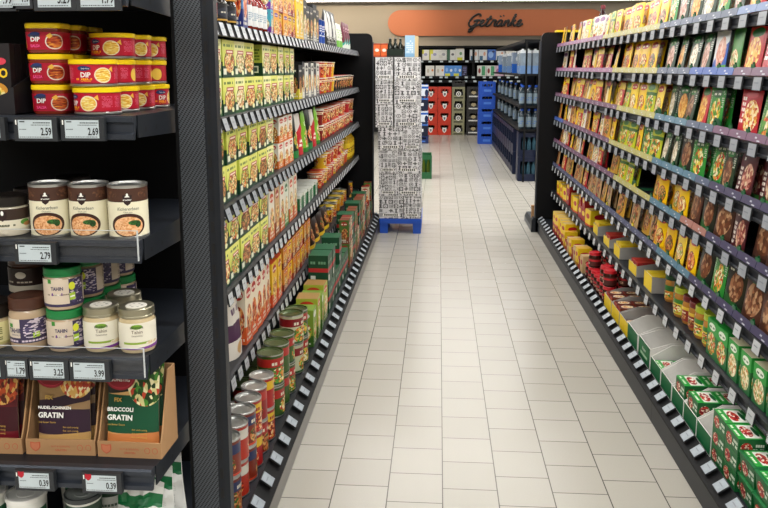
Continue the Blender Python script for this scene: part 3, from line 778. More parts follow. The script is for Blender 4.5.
def gratin(kindname, a, word1, word2, seed):
    b = MB(); w, h, t = .138, .2, .028
    b.pouch(w*.87, h, t, a, plain('pouch back foil', '8a7a66', .35), 9, 11, .05, .35)
    y = -t*.5-.002
    P = lambda z: -(t*.5*(1-z/h)**.5)-.003
    def T(txt, x, z, s, m, **k): b.text(txt, x, z, s, m, P(z), **k)
    T(word1, -.054, .089, .0125 if len(word1) < 9 else .0092, WHITEP, bold=.03, align='L', sx=.95, shear=.05)
    T(word2, -.054, .070, .0165, WHITEP, bold=.03, align='L', sx=.95, shear=.05)
    T('mit feiner Sauce', -.053, .058, .006, plain('gold print', 'c9a24a', .5, vary=0), align='L')
    T('FIX', -.03, .11, .012, plain('gold print', 'c9a24a', .5, vary=0), bold=.03)
    for q in range(3): T('fein und cremig', .002, .048-q*.008, .0055, plain('gold print', 'c9a24a', .5, vary=0), align='L')
    b.fan(ellipse(-.027, .165, .035, .031), plain('deep red seal', '8e1424', .45, vary=0), P(.16)); b.fan(ellipse(-.027, .165, .031, .027), plain('seal rim', 'b0283a', .45, vary=0), P(.16)-.0003); b.fan(ellipse(-.027, .165, .029, .025), plain('deep red seal', '8e1424', .45, vary=0), P(.16)-.0006)
    b.text('GUT &', -.027, .168, .0125, WHITEP, P(.16)-.001, bold=.02); b.text('GÜNSTIG', -.027, .154, .0105, WHITEP, P(.16)-.001, bold=.02)
    return Kind('gratin_pouch', 'pouch', 'gratin pouch', b.mesh('gratin_pouch'))
def tray(w, d, hf, hb, logo=True):
    b = MB(); T = .003
    b.box(-w/2, w/2, 0, d, 0, T, CARD)
    b.box(-w/2, w/2, 0, T, T, hf, CARD); b.box(-w/2, w/2, d-T, d, T, hb, CARD)
    for x in (-w/2, w/2-T):
        b.prism([(T, T), (T, hf), (d*.14, hf+.02), (d*.62, hb), (d-T, hb), (d-T, T)], x, x+T, 0, CARD)
    if logo:
        rp = plain('faded red print', 'b8563a', .7, vary=0)
        o = shield(-w*.36, hf*.52, hf*.62, hf*.62); i_ = shield(-w*.36, hf*.52, hf*.5, hf*.5)
        b.fan(o, rp, -.0004); b.fan(i_, plain('washed red print', 'bf7352', .7, vary=0), -.0007)
        b.text('GUT & GÜNSTIG', w*.0, hf*.5, hf*.16, rp, -.0004); b.text('GRATIN', w*.0, hf*.25, hf*.2, rp, -.0004, bold=.01)
        for k, u in enumerate((.28, .4)): b.fan(ellipse(w*u, hf*.5, hf*.18, hf*.2, 12), rp, -.0004); b.fan(ellipse(w*u, hf*.5, hf*.15, hf*.17, 12), CARD, -.0007)
    return b.mesh('carton_tray')
TR = tray(.155, .1, .036, .18); TR2 = tray(.143, .1, .036, .18)
gk = [gratin('n', A_GRN, 'NUDEL-SCHINKEN', 'GRATIN', 1), gratin('b', A_GRB, 'BROCCOLI', 'GRATIN', 2), gratin('r', A_GRR, 'KARTOFFEL', 'GRATIN', 3)]
for x, y, rz, k, nm, ln in ((-.815, 1.532, .02, 0, 'noodle and ham', 'beside the broccoli carton'), (-.660, 1.530, -.02, 1, 'broccoli', 'at the open shelf edge'), (-.978, 1.528, .02, 2, 'dark red potato', 'cut off by the frame')):
    tag(ob('carton_tray', TR2 if k == 1 else TR, None, (x, y, EZ[4]+.0003), (0, 0, rz)), f'brown cardboard carton tray holding {nm} gratin pouches {ln}', 'carton', 'carton trays of gratin pouches')
    for q in range(2):
        M = Matrix.Rotation(rz, 4, 'Z') @ Vector((.0, .022+q*.030, 0))
        gk[k].put((x+M.x, y+M.y, EZ[4]+.0078), (-.12, .01*(q == 0)-.005, rz), f'{nm} gratin pouch in its carton, {ORD[q]} from the front', f'{nm} gratin pouches')

# tubs and bags on the shelf below
A_TUB = art('white tub print', 'dedfd8', [('rect', .62, .5, .95, .86, '1e5a3a'), ('text', .2, .6, .5, .72, '5a6a5a', 8, 1), ('ell', .3, .3, .14, .14, 'c8542c'), ('text', .1, .35, .55, .5, '8a8a84', 9, 3)], .4)
WT = plain('white plastic', 'e2e2dc', .35); GT = plain('dark grey plastic lid', '3a3e40', .35); CLID = plain('translucent grey lid', '9aa09c', .2)
def tub(desc, R, H, a, lidm, rimm):
    b = MB(); b.lathe([(0, 0, WT), (R*.86, 0, WT), (R*.88, .003, a), (R, H-.012, a), (R, H-.01, a)], 32, urep=1.5); bo = b.mesh('tub')
    b = MB(); b.lathe([(R, H-.012, rimm), (R+.002, H-.011, rimm), (R+.002, H-.001, rimm), (R-.001, H, rimm), (R-.004, H-.004, lidm), (R*.5, H-.004, lidm), (R*.48, H-.0025, lidm), (0, H-.0025, lidm)], 32)
    return Kind('stock_tub', 'tub', desc, None, [('tub_body', bo, None, (0, 0, 0)), ('lid', b.mesh('lid'), None, (0, 0, 0))])
T1 = tub('w', .042, .152, A_TUB, WT, WT)
A_TUB2 = art('green banded tub print', 'd5d6cf', [('rect', -1, .7, 2, .95, '24402e'), ('text', .3, .3, .7, .6, '5a6a5a', 8, 4)], .4)
T2 = tub('g', .039, .152, A_TUB2, CLID, GT)
T1.put((-.912, 1.55, EZ[5]+.0003), (0, 0, -.1), 'white plastic stock tub with white lid and green label', None)
T1.put((-1.005, 1.55, EZ[5]+.0003), (0, 0, -.1), 'white plastic stock tub cut off by the frame edge', None)
T1.put((-.86, 1.69, EZ[5]+.0003), (0, 0, -.9), 'white stock tub standing behind the green label one', None)
T2.put((-.785, 1.56, EZ[5]+.0003), (0, 0, .2), 'stock tub with grey translucent lid and dark green band', None)
T2.put((-.768, 1.66, EZ[5]+.0003), (0, 0, .2), 'grey lidded stock tub between the lidded tub and the bags', None)
A_BAG = art('white rice bag print', 'dcddd9', [('rect', -.1, .62, 1.1, .82, '136b3c'), ('text', .15, .12, .85, .5, 'c4c8c4', 9, 12),  ('rect', .0, .93, 1, 1, 'c9cac6')], .3)
A_BAG2 = art('white flour bag print', 'e0e0dc', [('text', .15, .2, .85, .8, 'b8bcb8', 7, 9), ('ell', .5, .5, .2, .12, 'd0d2ce')], .35)
BAGB = plain('white bag film', 'd8d9d5', .3)
b = MB(); b.pouch(.105, .15, .05, A_BAG, BAGB, 10, 12, .07, 1.6); KB = Kind('rice_bag', 'bag', 'bag', b.mesh('rice_bag'))
b = MB(); b.pouch(.1, .14, .05, A_BAG2, BAGB, 10, 12, .06, 1.6); KB2 = Kind('rice_bag', 'bag', 'bag', b.mesh('rice_bag'))
KB.put((-.674, 1.585, EZ[5]+.0075), (-.12, .05, .1), 'white bag with green band under the gratin shelf, front one', None)
KB.put((-.662, 1.66, EZ[5]+.0075), (-.12, -.08, -.1), 'white bag with green band, second behind the front one', None)
KB.put((-.66, 1.73, EZ[5]+.0075), (-.1, -.1, -.1), 'white bag with green band, third and last in line', None)

# ------------------------------------------------------------------ goods of the aisle shelving
FOODS = {'pasta': ['e0b060', 'c9542c', 'f0d890', 'a8381c', 'd8a050', 'f4e6b8', '5a7a2c'], 'meat': ['7a3a1c', 'a8542c', '5a2814', 'c87a44', 'd8a868', '3c6a24'],
         'veg': ['3c7a2c', 'd8c24a', 'c0381c', '5a9a34', 'f0e8c0', 'e08a2c'], 'red': ['b02a18', 'd8542c', '7a1a10', 'e8a050', 'f0d0a0'], 'cream': ['f0e4c0', 'e0c890', 'd8a860', '7a9a4a', 'fff4d8', 'c87a44']}
def fl(k): return FOODS[k]
def side(c): return plain('pack side '+c, c, .45)
def carton(name, cat, desc, w, h, d, front, sidec, topc=None, sart=None):
    b = MB(); b.box(-w/2, w/2, -d/2, d/2, 0, h, side(sidec), front=front, top=side(topc or sidec), side=sart or front)
    return Kind(name, cat, desc, b.mesh(name, bevel=0), None, w, h, d)
def lime(n, f1, f2=None, bot='17402a', top=('b0c022', 'e6e67c')):
    return art('lime meal box print '+n, top, [('tri', .3, .16, bot), ('ell', .56, .4, .43, .32, '2a2418'), ('food', .56, .41, .39, .28, fl(f1), 11), ('rect', .3, .64, .9, .74, 'b01a26'), ('rect', .36, .665, .84, .715, 'f0d8cc'), ('text', .1, .82, .85, .93, '3c6a2c', 9, 1), ('rect', .06, .08, .3, .24, 'e0e4d0'), ('ell', .8, .12, .1, .07, 'f0f0c0')])
LSIDE = art('lime meal box side', ('a9b52c', 'ccd45a'), [('tri', .42, .0, '17402a'), ('rect', .25, .1, .75, .32, 'e0e4d0'), ('rect', .32, .14, .68, .28, '50605a'), ('text', .15, .5, .85, .9, '5a7a2c', 7, 4)])
LB = [carton('meal_box', 'box', 'lime pasta meal box', .135, .108, .06, lime('a', 'pasta'), '9aab2e', 'c2c94e', LSIDE),
      carton('meal_box', 'box', 'lime meat stew meal box', .13, .108, .06, lime('b', 'meat'), '1d4a2c', 'c2c94e', LSIDE),
      carton('meal_box', 'box', 'pale lime meal box', .11, .108, .06, lime('c', 'cream', None, '2a5a2c', ('d4da54', 'f2f0b4')), 'a8b23a', 'd8dc7a', LSIDE),
      carton('meal_box', 'box', 'lime vegetable meal box', .12, .108, .06, lime('d', 'veg'), '1d4a2c', 'b8c244', LSIDE)]
def two_col(name, desc, c0, c1, f, w, h, d=.05, cat='packet', logo='b01e28', sc=None, _=0):
    return carton(name, cat, desc, w, h, d, art('print '+desc, c0, [('rect', -.1, -.1, 1.1, .3, c1), ('food', .55, .4, .36, .25, fl(f), 8), ('ell', .5, .84, .34, .09, logo), ('text', .22, .8, .78, .88, 'f4f0e0', 6, 1), ('text', .12, .06, .88, .2, 'e8e4d4', 9, 2)]), sc or c1)
def pouchk(name, desc, w, h, t, a, back, cat='bag', gus=True, wob=.6):
    b = MB(); b.pouch(w, h, t, a, side(back), 6, 8, .08, wob, gus); return Kind(name, cat, desc, b.mesh(name), None, w, h, t)
def tinL(name, desc, R, H, lab, cat='tin', lidc=None, n=18):
    b = MB(); b.lathe([(0, .002, STEEL), (R-.003, 0, STEEL), (R, .002, STEEL), (R, .005, STEEL), (R-.0006, .006, STEEL), (R-.0006, .006, lab), (R-.0006, H-.006, lab), (R, H-.005, STEEL), (R, H-.001, STEEL)], n, urep=2.2, zr=(.004, H-.004)); bo = b.mesh('tin_body')
    L = lidc or STEEL
    b = MB(); b.lathe([(R, H-.001, L), (R-.001, H, L), (R-.003, H, L), (R-.004, H-.004, L), (R*.7, H-.0035, L), (R*.66, H-.005, L), (0, H-.005, L)], n)
    return Kind(name, cat, desc, None, [('tin_body', bo, None, (0, 0, 0)), ('lid', b.mesh('lid'), None, (0, 0, 0))], 2*R, H, 2*R)
def tin_art(n, c0, band, f, txt='f4f0e0', low=None):
    return art('tin print '+n, c0, [('rect', -2, .62, 3, .9, band), ('text', .25, .68, .75, .84, txt, 6, 1), ('food', .5, .32, .3, .28, fl(f), 8), ('food', 1.4, .32, .3, .28, fl(f), 8), ('food', -.4, .32, .3, .28, fl(f), 8), ('text', .9, .1, 1.1, .6, txt, 4, 8)]+([('rect', -2, 0, 3, .08, low)] if low else []), .35)
def cupk(desc, c0, lid, f, R=.045, H=.085):
    a = art('cup print '+desc, c0, [('food', .5, .42, .26, .3, fl(f), 8), ('food', 1.3, .42, .26, .3, fl(f), 8), ('food', -.3, .42, .26, .3, fl(f), 8), ('rect', -2, .74, 3, .9, 'f0e2c0'), ('text', -.5, .77, 1.5, .87, 'a01820', 20, 1)], .4)
    b = MB(); b.lathe([(0, 0, a), (R*.76, 0, a), (R*.95, H-.006, a)], 18, urep=2.2); bo = b.mesh('cup')
    b = MB(); b.lathe([(R*.95, H-.006, WT), (R*1.02, H-.005, WT), (R*1.02, H-.001, WT), (R*.99, H, lid), (0, H-.0005, lid)], 18)
    return Kind('noodle_cup', 'cup', desc, None, [('cup_body', bo, None, (0, 0, 0)), ('lid', b.mesh('lid'), None, (0, 0, 0))], 2*R, H, 2*R)
def bottlek(desc, name, R, H, glassm, lab, capm, n=16):
    b = MB(); hb = H*.68; b.lathe([(0, .001, glassm), (R*.9, 0, glassm), (R, .006, glassm), (R, hb, glassm), (R*.8, hb+H*.07, glassm), (R*.45, hb+H*.15, glassm), (R*.42, H*.93, glassm)], n); g = b.mesh('glass')
    b = MB(); b.lathe([(R+.0004, H*.1, lab), (R+.0004, H*.6, lab)], n, urep=1.8); la = b.mesh('label')
    b = MB(); b.lathe([(R*.5, H*.9, capm), (R*.5, H*.99, capm), (R*.44, H, capm), (0, H, capm)], n)
    return Kind(name, 'bottle', desc, None, [('glass', g, None, (0, 0, 0)), ('label', la, None, (0, 0, 0)), ('cap', b.mesh('cap'), None, (0, 0, 0))], 2*R, H, 2*R)
def jark(desc, name, R, H, body, lab, lidm, lidh=.02):
    k = jar(name, desc, R, H, body, lab, lidm, lidh, None, (H*.12, H*.62), 1.9); k.w, k.h, k.d = 2*R*1.04, H, 2*R*1.04; return k

SHN_L = ['top', 'second', 'third', 'fourth', 'fifth', 'bottom']
SHN_R = ['top', 'second', 'third', 'fourth', 'fifth', 'sixth', 'seventh', 'bottom']
LEVEL_L = LZ+[.1315]; LEVEL_R = RZ+[.1315]
rg = random.Random(21)
SCL = [KL]*5+[1.13]; SCY = [KL]*5+[1.06]
def put_left(k, y, si, layer='', dz=0.0, x=None, yaw=0.0, lean=0.0, setb=0.0):
    """one piece on a shelf of the soup-box shelving; y is its centre along the aisle"""
    xf = (XL-.02 if si < 5 else -.615)-setb; sc = SCL[si]
    L = f'{k.desc}, {layer+", " if layer else ""}{nth("L", k.desc, si, layer)} from near end, {SHN_L[si]} soup-box shelf'
    return k.put((xf-k.d*sc/2 if x is None else x, y, LEVEL_L[si]+.0006+dz), (lean, 0, PI/2+yaw), L, f'{k.desc} on the soup-box shelving', sc)
def put_right(k, y, si, layer='', dz=0.0, x=None, yaw=0.0, lean=0.0, back=0, sc=None):
    xf = XR+.02 if si < 7 else .998; sc = sc or (KR*.95 if si == 4 else KR if si < 7 else 1)
    L = f'{k.desc}, {layer+", " if layer else ""}{nth("R", k.desc, si, layer, back)} from near end, {"behind, " if back else ""}{SHN_R[si]} packet shelf'
    return k.put((xf+k.d*sc/2 if x is None else x, y, LEVEL_R[si]+.0006+dz), (lean, 0, -PI/2+yaw), L, f'{k.desc} on the packet shelving', sc)
LAY = ['lower', 'upper', 'third', 'fourth']
LAY3 = ['bottom', 'middle', 'top', 'topmost']
def run_left(kinds, y0, y1, si, tiers=1, gap=.006, jit=.05, per=1, skip=0.0, setb=0.0, lean=0.0, top_skip=0.0):
    """a run of goods along a shelf, tiers high"""
    sc = SCL[si]; y = y0*SCY[si]; y1 = min(y1*SCY[si], 7.31); gap *= sc; i = 0
    while True:
        k = kinds[(i//per) % len(kinds)]
        if y+k.w*sc > y1+.002: break
        if rg.random() >= skip:
            n = tiers-(1 if rg.random() < top_skip and tiers > 1 else 0)
            jt = rg.uniform(-jit, jit)
            for t in range(n):
                names = LAY if n <= 2 else LAY3
                put_left(k, y+k.w*sc/2, si, names[t] if tiers > 1 else '', t*(k.h*sc+.0008), yaw=jt+rg.uniform(-jit, jit)*.4, setb=setb+abs(rg.gauss(0, .003)), lean=lean)
        y += k.w*sc+gap; i += 1

# top shelf
K_sb = bottlek('small black and red sauce bottle', 'sauce_bottle', .026, .16, plain('dark sauce glass', '2a1210', .15), art('red white small label', 'c8283a', [('rect', -1, .5, 2, .95, '17140f'), ('text', .2, .55, .8, .9, 'f0ece0', 2, 3), ('rect', -1, 0, 2, .12, 'e0a040')]), plain('red cap', 'b02a20', .4))
K_dj = jark('dark paste jar with gold lid', 'paste_jar', .043, .095, plain('black olive glass', '1d1814', .15), art('dark jar label', '14161c', [('ell', .5, .5, .3, .3, '2b2f3c'), ('text', .3, .45, .7, .6, 'c8c4b4', 5, 1), ('rect', -1, 0, 2, .1, 'c89a3c')]), plain('gold jar lid', 'd09a4a', .35, .4))
K_bl = two_col('spice_box', 'tall blue and red spice box', '4a86c8', '1c2f7a', 'red', .075, .2, .05, 'box', 'c8503c')
K_rb = bottlek('red sauce bottle with white label', 'sauce_bottle', .034, .135, plain('red sauce glass', '7a1810', .15), art('white sauce label', 'e4e6e6', [('text', .2, .3, .8, .7, '9ab0c0', 5, 4)]), plain('dark red cap', '8a1c18', .4))
K_po = two_col('noodle_box', 'orange noodle box with violet lettering', 'e8a02c', 'e0922c', 'pasta', .088, .088, .06, 'box', '5a2a8a')
K_ro = two_col('noodle_box', 'maroon and yellow noodle box', 'd8b03c', '8a1c2a', 'red', .088, .088, .06, 'box', '7a1420')
K_te = two_col('noodle_box', 'turquoise and violet noodle box', '4ab0c8', '7a3aa0', 'cream', .06, .088, .06, 'box', '5a3a98')
K_yb = two_col('crispbread_box', 'tall yellow crispbread box', 'f0cc1e', 'e8be1a', 'cream', .085, .2, .06, 'box', 'd8b010')
K_bk = two_col('pasta_box', 'tall black box with pale panel', '17181b', 'a8acb0', 'cream', .085, .185, .06, 'box', '2c2e33', '1a1b1f')
K_bs = two_col('pasta_box', 'tall black box with noodle picture', '1c1d20', '24262a', 'pasta', .085, .165, .06, 'box', '30333a', '1a1b1f')
K_bc = tinL('drink_powder_tin', 'blue powder tin', .05, .13, art('blue tin print', '1c4fb0', [('text', .3, .3, .7, .8, 'e8ecf4', 3, 5)]), 'tin', plain('blue lid', '2a5cc0', .4))
K_wb = pouchk('rice_bag', 'black and white rice bag', .12, .2, .06, art('black white bag', '1b1c1e', [('ell', .3, .6, .2, .4, 'd8d8d4'), ('text', .2, .1, .8, .3, '9a9a94', 6, 3)]), '2a2b2e')
K_gw = pouchk('rice_bag', 'white and green rice bag', .11, .15, .05, art('white green bag', 'dfe4d4', [('rect', 0, 0, 1, .3, '6ab03c'), ('text', .2, .4, .8, .8, '8ab06a', 5, 4)]), 'd8dcd0')
K_mt = pouchk('rice_bag', 'maroon and teal rice bag', .125, .175, .05, art('maroon teal bag', '6a1430', [('tri', .2, .35, '1f9a8c'), ('tri', .1, .3, 'd8e0d8'), ('text', .2, .65, .8, .85, 'd8a8b4', 5, 2)]), '5a1228')
run_left([K_sb], 2.105, 2.23, 0, 1, .006)
run_left([K_dj], 2.24, 2.46, 0, 2, .014)
run_left([K_bl], 2.47, 2.56, 0)
run_left([K_rb], 2.57, 2.87, 0, 1, .006)
run_left([K_te, K_po, K_ro, K_po, K_ro, K_ro], 2.88, 3.40, 0, 2, .004)
run_left([K_yb], 3.40, 3.58, 0)
run_left([K_bk, K_bs, K_bs, K_bk, K_bs], 3.6, 4.08, 0, 1, .01)
run_left([K_bc], 4.1, 4.32, 0)
run_left([K_wb], 4.42, 4.84, 0, 1, .01, .15)
run_left([K_gw], 4.86, 5.14, 0, 1, .02)
run_left([K_mt], 5.16, 5.6, 0, 1, .01)
# second shelf
run_left([LB[2], LB[0], LB[2], LB[0], LB[3], LB[2], LB[0], LB[2], LB[3]], 2.10, 3.40, 1, 2, .006, .03, top_skip=.08)
K_blk = [two_col('noodle_packet', 'black and white noodle packet with red dot', '1b1c1f', 'd8d8d2', 'pasta', .08, .165, .05, 'packet', '2a2b2e', '17181b'),
         two_col('noodle_packet', 'black and yellow noodle packet', '18191b', 'd8c83a', 'meat', .075, .15, .05, 'packet', '30333a', '17181b'),
         two_col('noodle_packet', 'white and grey noodle packet', 'dcdcd4', '5a5c60', 'cream', .08, .16, .05, 'packet', '1c1c1e', '2a2b2e')]
run_left([K_blk[1], K_blk[0], K_blk[2], K_blk[0], K_blk[2], K_blk[0], K_blk[2]], 3.44, 4.10, 1, 1, .006, .04)
K_cup = [cupk('red noodle cup with golden noodles', 'b8202a', plain('cup lid red', 'c0302a', .35), 'pasta'), cupk('orange red noodle cup', 'c8501e', plain('cup lid orange', 'c8642c', .35), 'red'), cupk('dark red noodle cup', '7a1418', plain('cup lid pale', 'd8d0b8', .35), 'pasta'), cupk('yellow noodle cup', 'e0b420', plain('cup lid yellow', 'e0c040', .35), 'pasta')]
K_dk = cupk('black noodle cup with red lid', '1c1718', plain('cup lid red', 'c0302a', .35), 'meat', .05, .09)
run_left([K_cup[0], K_cup[1], K_cup[3]], 4.12, 4.72, 1, 2, .008, .6, per=1)
run_left([K_dk], 4.75, 5.42, 1, 1, .01, .6)
run_left([K_dk, K_cup[2]], 5.5, 7.2, 1, 1, .03, .6)
# third shelf
run_left([LB[1], LB[0], LB[3], LB[0], LB[1], LB[2], LB[3]], 2.09, 2.98, 2, 2, .006, .03, top_skip=.05)
K_wo = two_col('pasta_box', 'orange and white pasta box', 'e8e2d4', 'd8722a', 'pasta', .09, .10, .05, 'box', 'c0281e')
run_left([K_wo], 2.99, 3.3, 2, 2, .006)
K_tri = [pouchk('noodle_bag', 'black and green noodle bag', .11, .19, .06, art('black green bag', '16241a', [('rect', 0, 0, 1, .16, '1f7a3c'), ('food', .5, .4, .3, .2, fl('veg'), 8)]), '14201a'), pouchk('noodle_bag', 'red and white noodle bag', .11, .185, .06, art('red white bag', 'd8d4cc', [('tri', .5, .5, 'c02430'), ('text', .2, .2, .8, .4, 'f4f0e4', 4, 2)]), 'b8b4ac'), pouchk('noodle_bag', 'bright green noodle bag', .11, .19, .06, art('lime bag', '7ab82c', [('food', .5, .35, .3, .25, fl('veg'), 8), ('rect', 0, 0, 1, .1, '2a7a2c'), ('text', .2, .65, .8, .8, 'f4f4e0', 5, 1)]), '6aa828')]
run_left([K_tri[0], K_tri[1], K_tri[2]], 3.34, 4.1, 2, 1, .02, .1)
run_left([K_cup[2], K_cup[0], K_cup[1], K_cup[0]], 4.14, 5.6, 2, 2, .008, .6, top_skip=.25)
run_left([K_cup[0], K_cup[1], K_dk], 5.65, 7.2, 2, 2, .02, .6)
# fourth shelf
run_left([LB[0], LB[3], LB[1], LB[0], LB[3]], 2.09, 2.76, 3, 2, .006, .03)
K_wt = [two_col('pasta_box', 'white and orange tall pasta packet', 'e4dccb', 'c8622c', 'pasta', .09, .19, .05, 'packet', 'd0502a'), two_col('pasta_box', 'white and green tall pasta packet', 'd8dccb', '4a8a3c', 'cream', .09, .185, .05, 'packet', '2a6a34'), two_col('pasta_box', 'brown tall pasta packet', 'c8a070', '8a4a20', 'pasta', .09, .19, .05, 'packet', 'a02a1c')]
run_left([K_wt[0], K_wt[2], K_wt[0], K_wt[1], K_wt[0]], 2.78, 3.4, 3, 1, .006, .04)
K_gt = carton('stock_box', 'box', 'white and green stock box', .1, .07, .1, art('white green box', 'd4d6cc', [('rect', .5, 0, 1.1, .8, '1d6a3c'), ('text', .1, .2, .4, .8, '6a8a6a', 3, 4)]), '175a34', 'd0d2c8')
run_left([K_gt], 3.42, 4.05, 3, 1, .01)
run_left([K_cup[1], K_cup[0], K_cup[3], K_cup[1]], 4.08, 5.4, 3, 2, .008, .6, top_skip=.3)
K_yo = bottlek('yellow oil bottle', 'oil_bottle', .036, .19, plain('yellow oil', 'c8a020', .15), art('yellow oil label', 'e8c82c', [('text', .2, .3, .8, .7, '7a3a10', 4, 3)]), plain('black cap', '1b1b1b', .4))
run_left([K_yo], 5.42, 5.9, 3, 1, .01)
run_left([K_cup[1], K_cup[2]], 6.0, 7.2, 3, 1, .03, .6)
# fifth shelf
K_wp = pouchk('mash_bag', 'white mash bag with violet band', .13, .2, .05, art('white violet bag', 'd8d2c8', [('rect', 0, .28, 1, .56, '4a2a4a'), ('ell', .5, .14, .2, .1, 'c8a06a'), ('text', .2, .7, .8, .85, '5a3a5a', 5, 1)]), 'd0cac0')
run_left([K_wp], 2.10, 2.39, 4, 1, .02)
K_ow = two_col('soup_packet', 'white and orange tall soup packet', 'e8dcc4', 'd85a24', 'red', .07, .2, .05, 'packet', 'b8281e')
run_left([K_ow], 2.40, 2.78, 4, 1, .006, .08)
K_mg = [two_col('soup_packet', 'yellow soup packet with dark top', 'e8b81c', 'd8542a', 'pasta', .085, .17, .05, 'packet', 'b01e24'), two_col('soup_packet', 'orange brown soup packet', 'd88a2c', '8a3a1c', 'pasta', .09, .09, .06, 'packet', 'b8241e'), two_col('soup_packet', 'yellow red soup packet', 'e8c02c', 'b8341e', 'red', .09, .09, .06, 'packet', 'b01e24')]
run_left([K_mg[0]], 2.80, 3.0, 4, 1, .01)
run_left([K_mg[1], K_mg[2], K_mg[1]], 3.02, 3.72, 4, 2, .005)
K_lb = pouchk('noodle_bag', 'dark brown bag with yellow print', .15, .12, .07, art('dark bag', '2a1c18', [('tri', .1, .2, 'd8b42c'), ('food', .5, .5, .3, .25, fl('meat'), 8)]), '241a18')
run_left([K_lb], 3.75, 4.4, 4, 1, .012, .2)
K_yt = tinL('stew_tin', 'yellow and orange stew tin', .04, .085, tin_art('yellow stew', 'd88a24', 'e8c02c', 'red', '7a2010'), 'tin')
run_left([K_yt, K_cup[3]], 4.42, 5.3, 4, 1, .008, .6)
run_left([K_lb, K_yt], 5.35, 7.2, 4, 1, .03, .4)
# bottom shelf: tins near, then boxes and bottles
T_RY = tinL('stew_tin', 'red and yellow stew tin', .042, .112, tin_art('red yellow', 'a81c1e', 'e8c020', 'red', 'a01818'))
T_BR = tinL('stew_tin', 'brown stew tin with blue band', .042, .112, tin_art('brown blue', '7a2a18', '24305e', 'meat', 'e8e4d0', 'c8442c'))
T_RD = tinL('stew_tin', 'dark red stew tin', .042, .112, tin_art('dark red', '8a1c1c', 'b8281e', 'meat', 'f0e8d0'))
T_WH = tinL('stew_tin', 'red stew tin with white band', .042, .112, tin_art('white red', 'b0301e', 'dcd8cc', 'red', '2a3a6a'))
T_GR = tinL('stew_tin', 'green topped soup tin', .048, .118, tin_art('green soup', '3c5a24', 'b82a24', 'veg', 'f0ecd8', '1e4424'), 'tin', plain('dark green lid', '4a5a34', .3, .5))
T_GL = tinL('stew_tin', 'pale green soup tin', .05, .125, tin_art('pale soup', 'c8ccaa', '8a1c20', 'veg', 'f0ecd8', '2a5a2c'), 'tin', plain('dark green lid', '4a5a34', .3, .5))
def tins(kinds, y0, y1, tiers, cols=2, setb=0.0, gap=.006):
    sc = 1.13; y = y0*1.06; i = 0
    while y+kinds[0].w*sc <= y1*1.06:
        for c in range(cols):
            k = kinds[(i+c*2) % len(kinds)]
            n = tiers-(rg.random() < .12) if c == 0 else 1
            for t in range(n):
                x = -.608-k.d*sc/2-setb-c*(k.d*sc+.005)-rg.uniform(0, .006)
                L = f'{k.desc}, {LAY3[min(t, 3)]}, {nth("T", k.desc, c, t)} from near end, {"second row, " if c else ""}bottom soup-box shelf'
                k.put((x, y+k.w*sc/2, LEVEL_L[5]+.0006+t*(k.h*sc+.0006)), (0, 0, PI/2+rg.uniform(-1.2, 1.2)), L, f'{k.desc}s on the bottom shelf', sc)
        y += kinds[0].w*sc+gap; i += 1
tins([T_BR, T_WH, T_BR, T_RD], 2.08, 2.36, 2)
tins([T_RY, T_RD, T_RY, T_BR, T_WH], 2.36, 2.73, 2)
tins([T_GR], 2.74, 3.16, 2)
tins([T_GL, T_GR], 3.17, 3.5, 2)
K_gb = [two_col('soup_carton', 'green soup carton with white panel', '7a9a34', '3c6a24', 'veg', .09, .17, .1, 'carton', 'dfe4d8', '6a8a2c'),
        two_col('soup_carton', 'lime soup carton with brown side', 'a8b43c', '5a7a2c', 'cream', .1, .19, .1, 'carton', 'c83a24', '9a7a44')]
run_left([K_gb[0], K_gb[1]], 3.52, 4.0, 5, 1, .02, .1)
K_rr = carton('gift_box', 'box', 'dark green box with red ribbon band', .13, .15, .10, art('green red ribbon box', '14452c', [('rect', -.1, .42, 1.1, .56, 'b02a2c'), ('text', .1, .7, .9, .85, '6a9a7a', 6, 1), ('rect', .1, .1, .35, .3, 'd8dcd0')]), '123c28', '1c5a38')
run_left([K_rr], 4.04, 5.0, 5, 2, .012, .04, top_skip=.3)
K_br = two_col('soup_packet', 'brown and green soup packet', '4a6a2c', '7a3a20', 'meat', .085, .15, .06, 'packet', 'a0301e')
K_br2 = two_col('soup_packet', 'cream and red soup packet', 'd0c4a4', '8a2a1c', 'red', .085, .15, .06, 'packet', 'a0301e')
run_left([K_br, K_br2, K_rr, K_br], 5.03, 7.3, 5, 2, .01, .04, top_skip=.3)

# packet shelving
def pk(desc, bg, layers, back, w=.126, h=.142, t=.018, name='sauce_packet'):
    b = MB(); b.pouch(w, h, t, art('packet print '+desc, bg, layers, .3), side(back), 6, 8, .07, .5); return Kind(name, 'packet', desc, b.mesh(name), None, w, h, t)
def green(desc, food, oval=True, bg='14351f', logo='1f8a3c'):
    return pk(desc, bg, [('text', .04, .1, .16, .95, 'c8d0c0', 2, 16), ('text', .84, .55, .96, .95, 'c8d0c0', 2, 8), ('ell', .5, .86, .3, .1, logo), ('text', .28, .82, .72, .9, 'e8f0e0', 5, 1), ('food', .55, .42, .3, .34, fl(food) if isinstance(food, str) else food, 7), ('rect', .0, .0, 1, .07, '1f6a34')], '12301c')
OR = ['e0a040', 'd88a2c', 'e8b860', 'c8742c', 'eec070', 'd09038']; CR = ['e8e0cc', 'd8ccb0', 'f0ead8', 'c8b898', 'b09a78']; BRN = ['7a4a30', '9a6a4a', '5a3420', 'b08a68', '6a3a24']; PNK = ['c89a88', 'b8806c', 'd8b0a0', 'a86a58', 'e0c0b0']
P_gc = green('dark green sauce packet with pale cream dish', CR); P_go = green('dark green sauce packet with orange dish', OR); P_gp = green('dark green sauce packet with pink ham dish', PNK)
P_gb = green('dark green sauce packet with brown roast', BRN); P_gv = green('bright green sauce packet with vegetable pasta', 'veg', bg='2a8a34', logo='0f5a24')
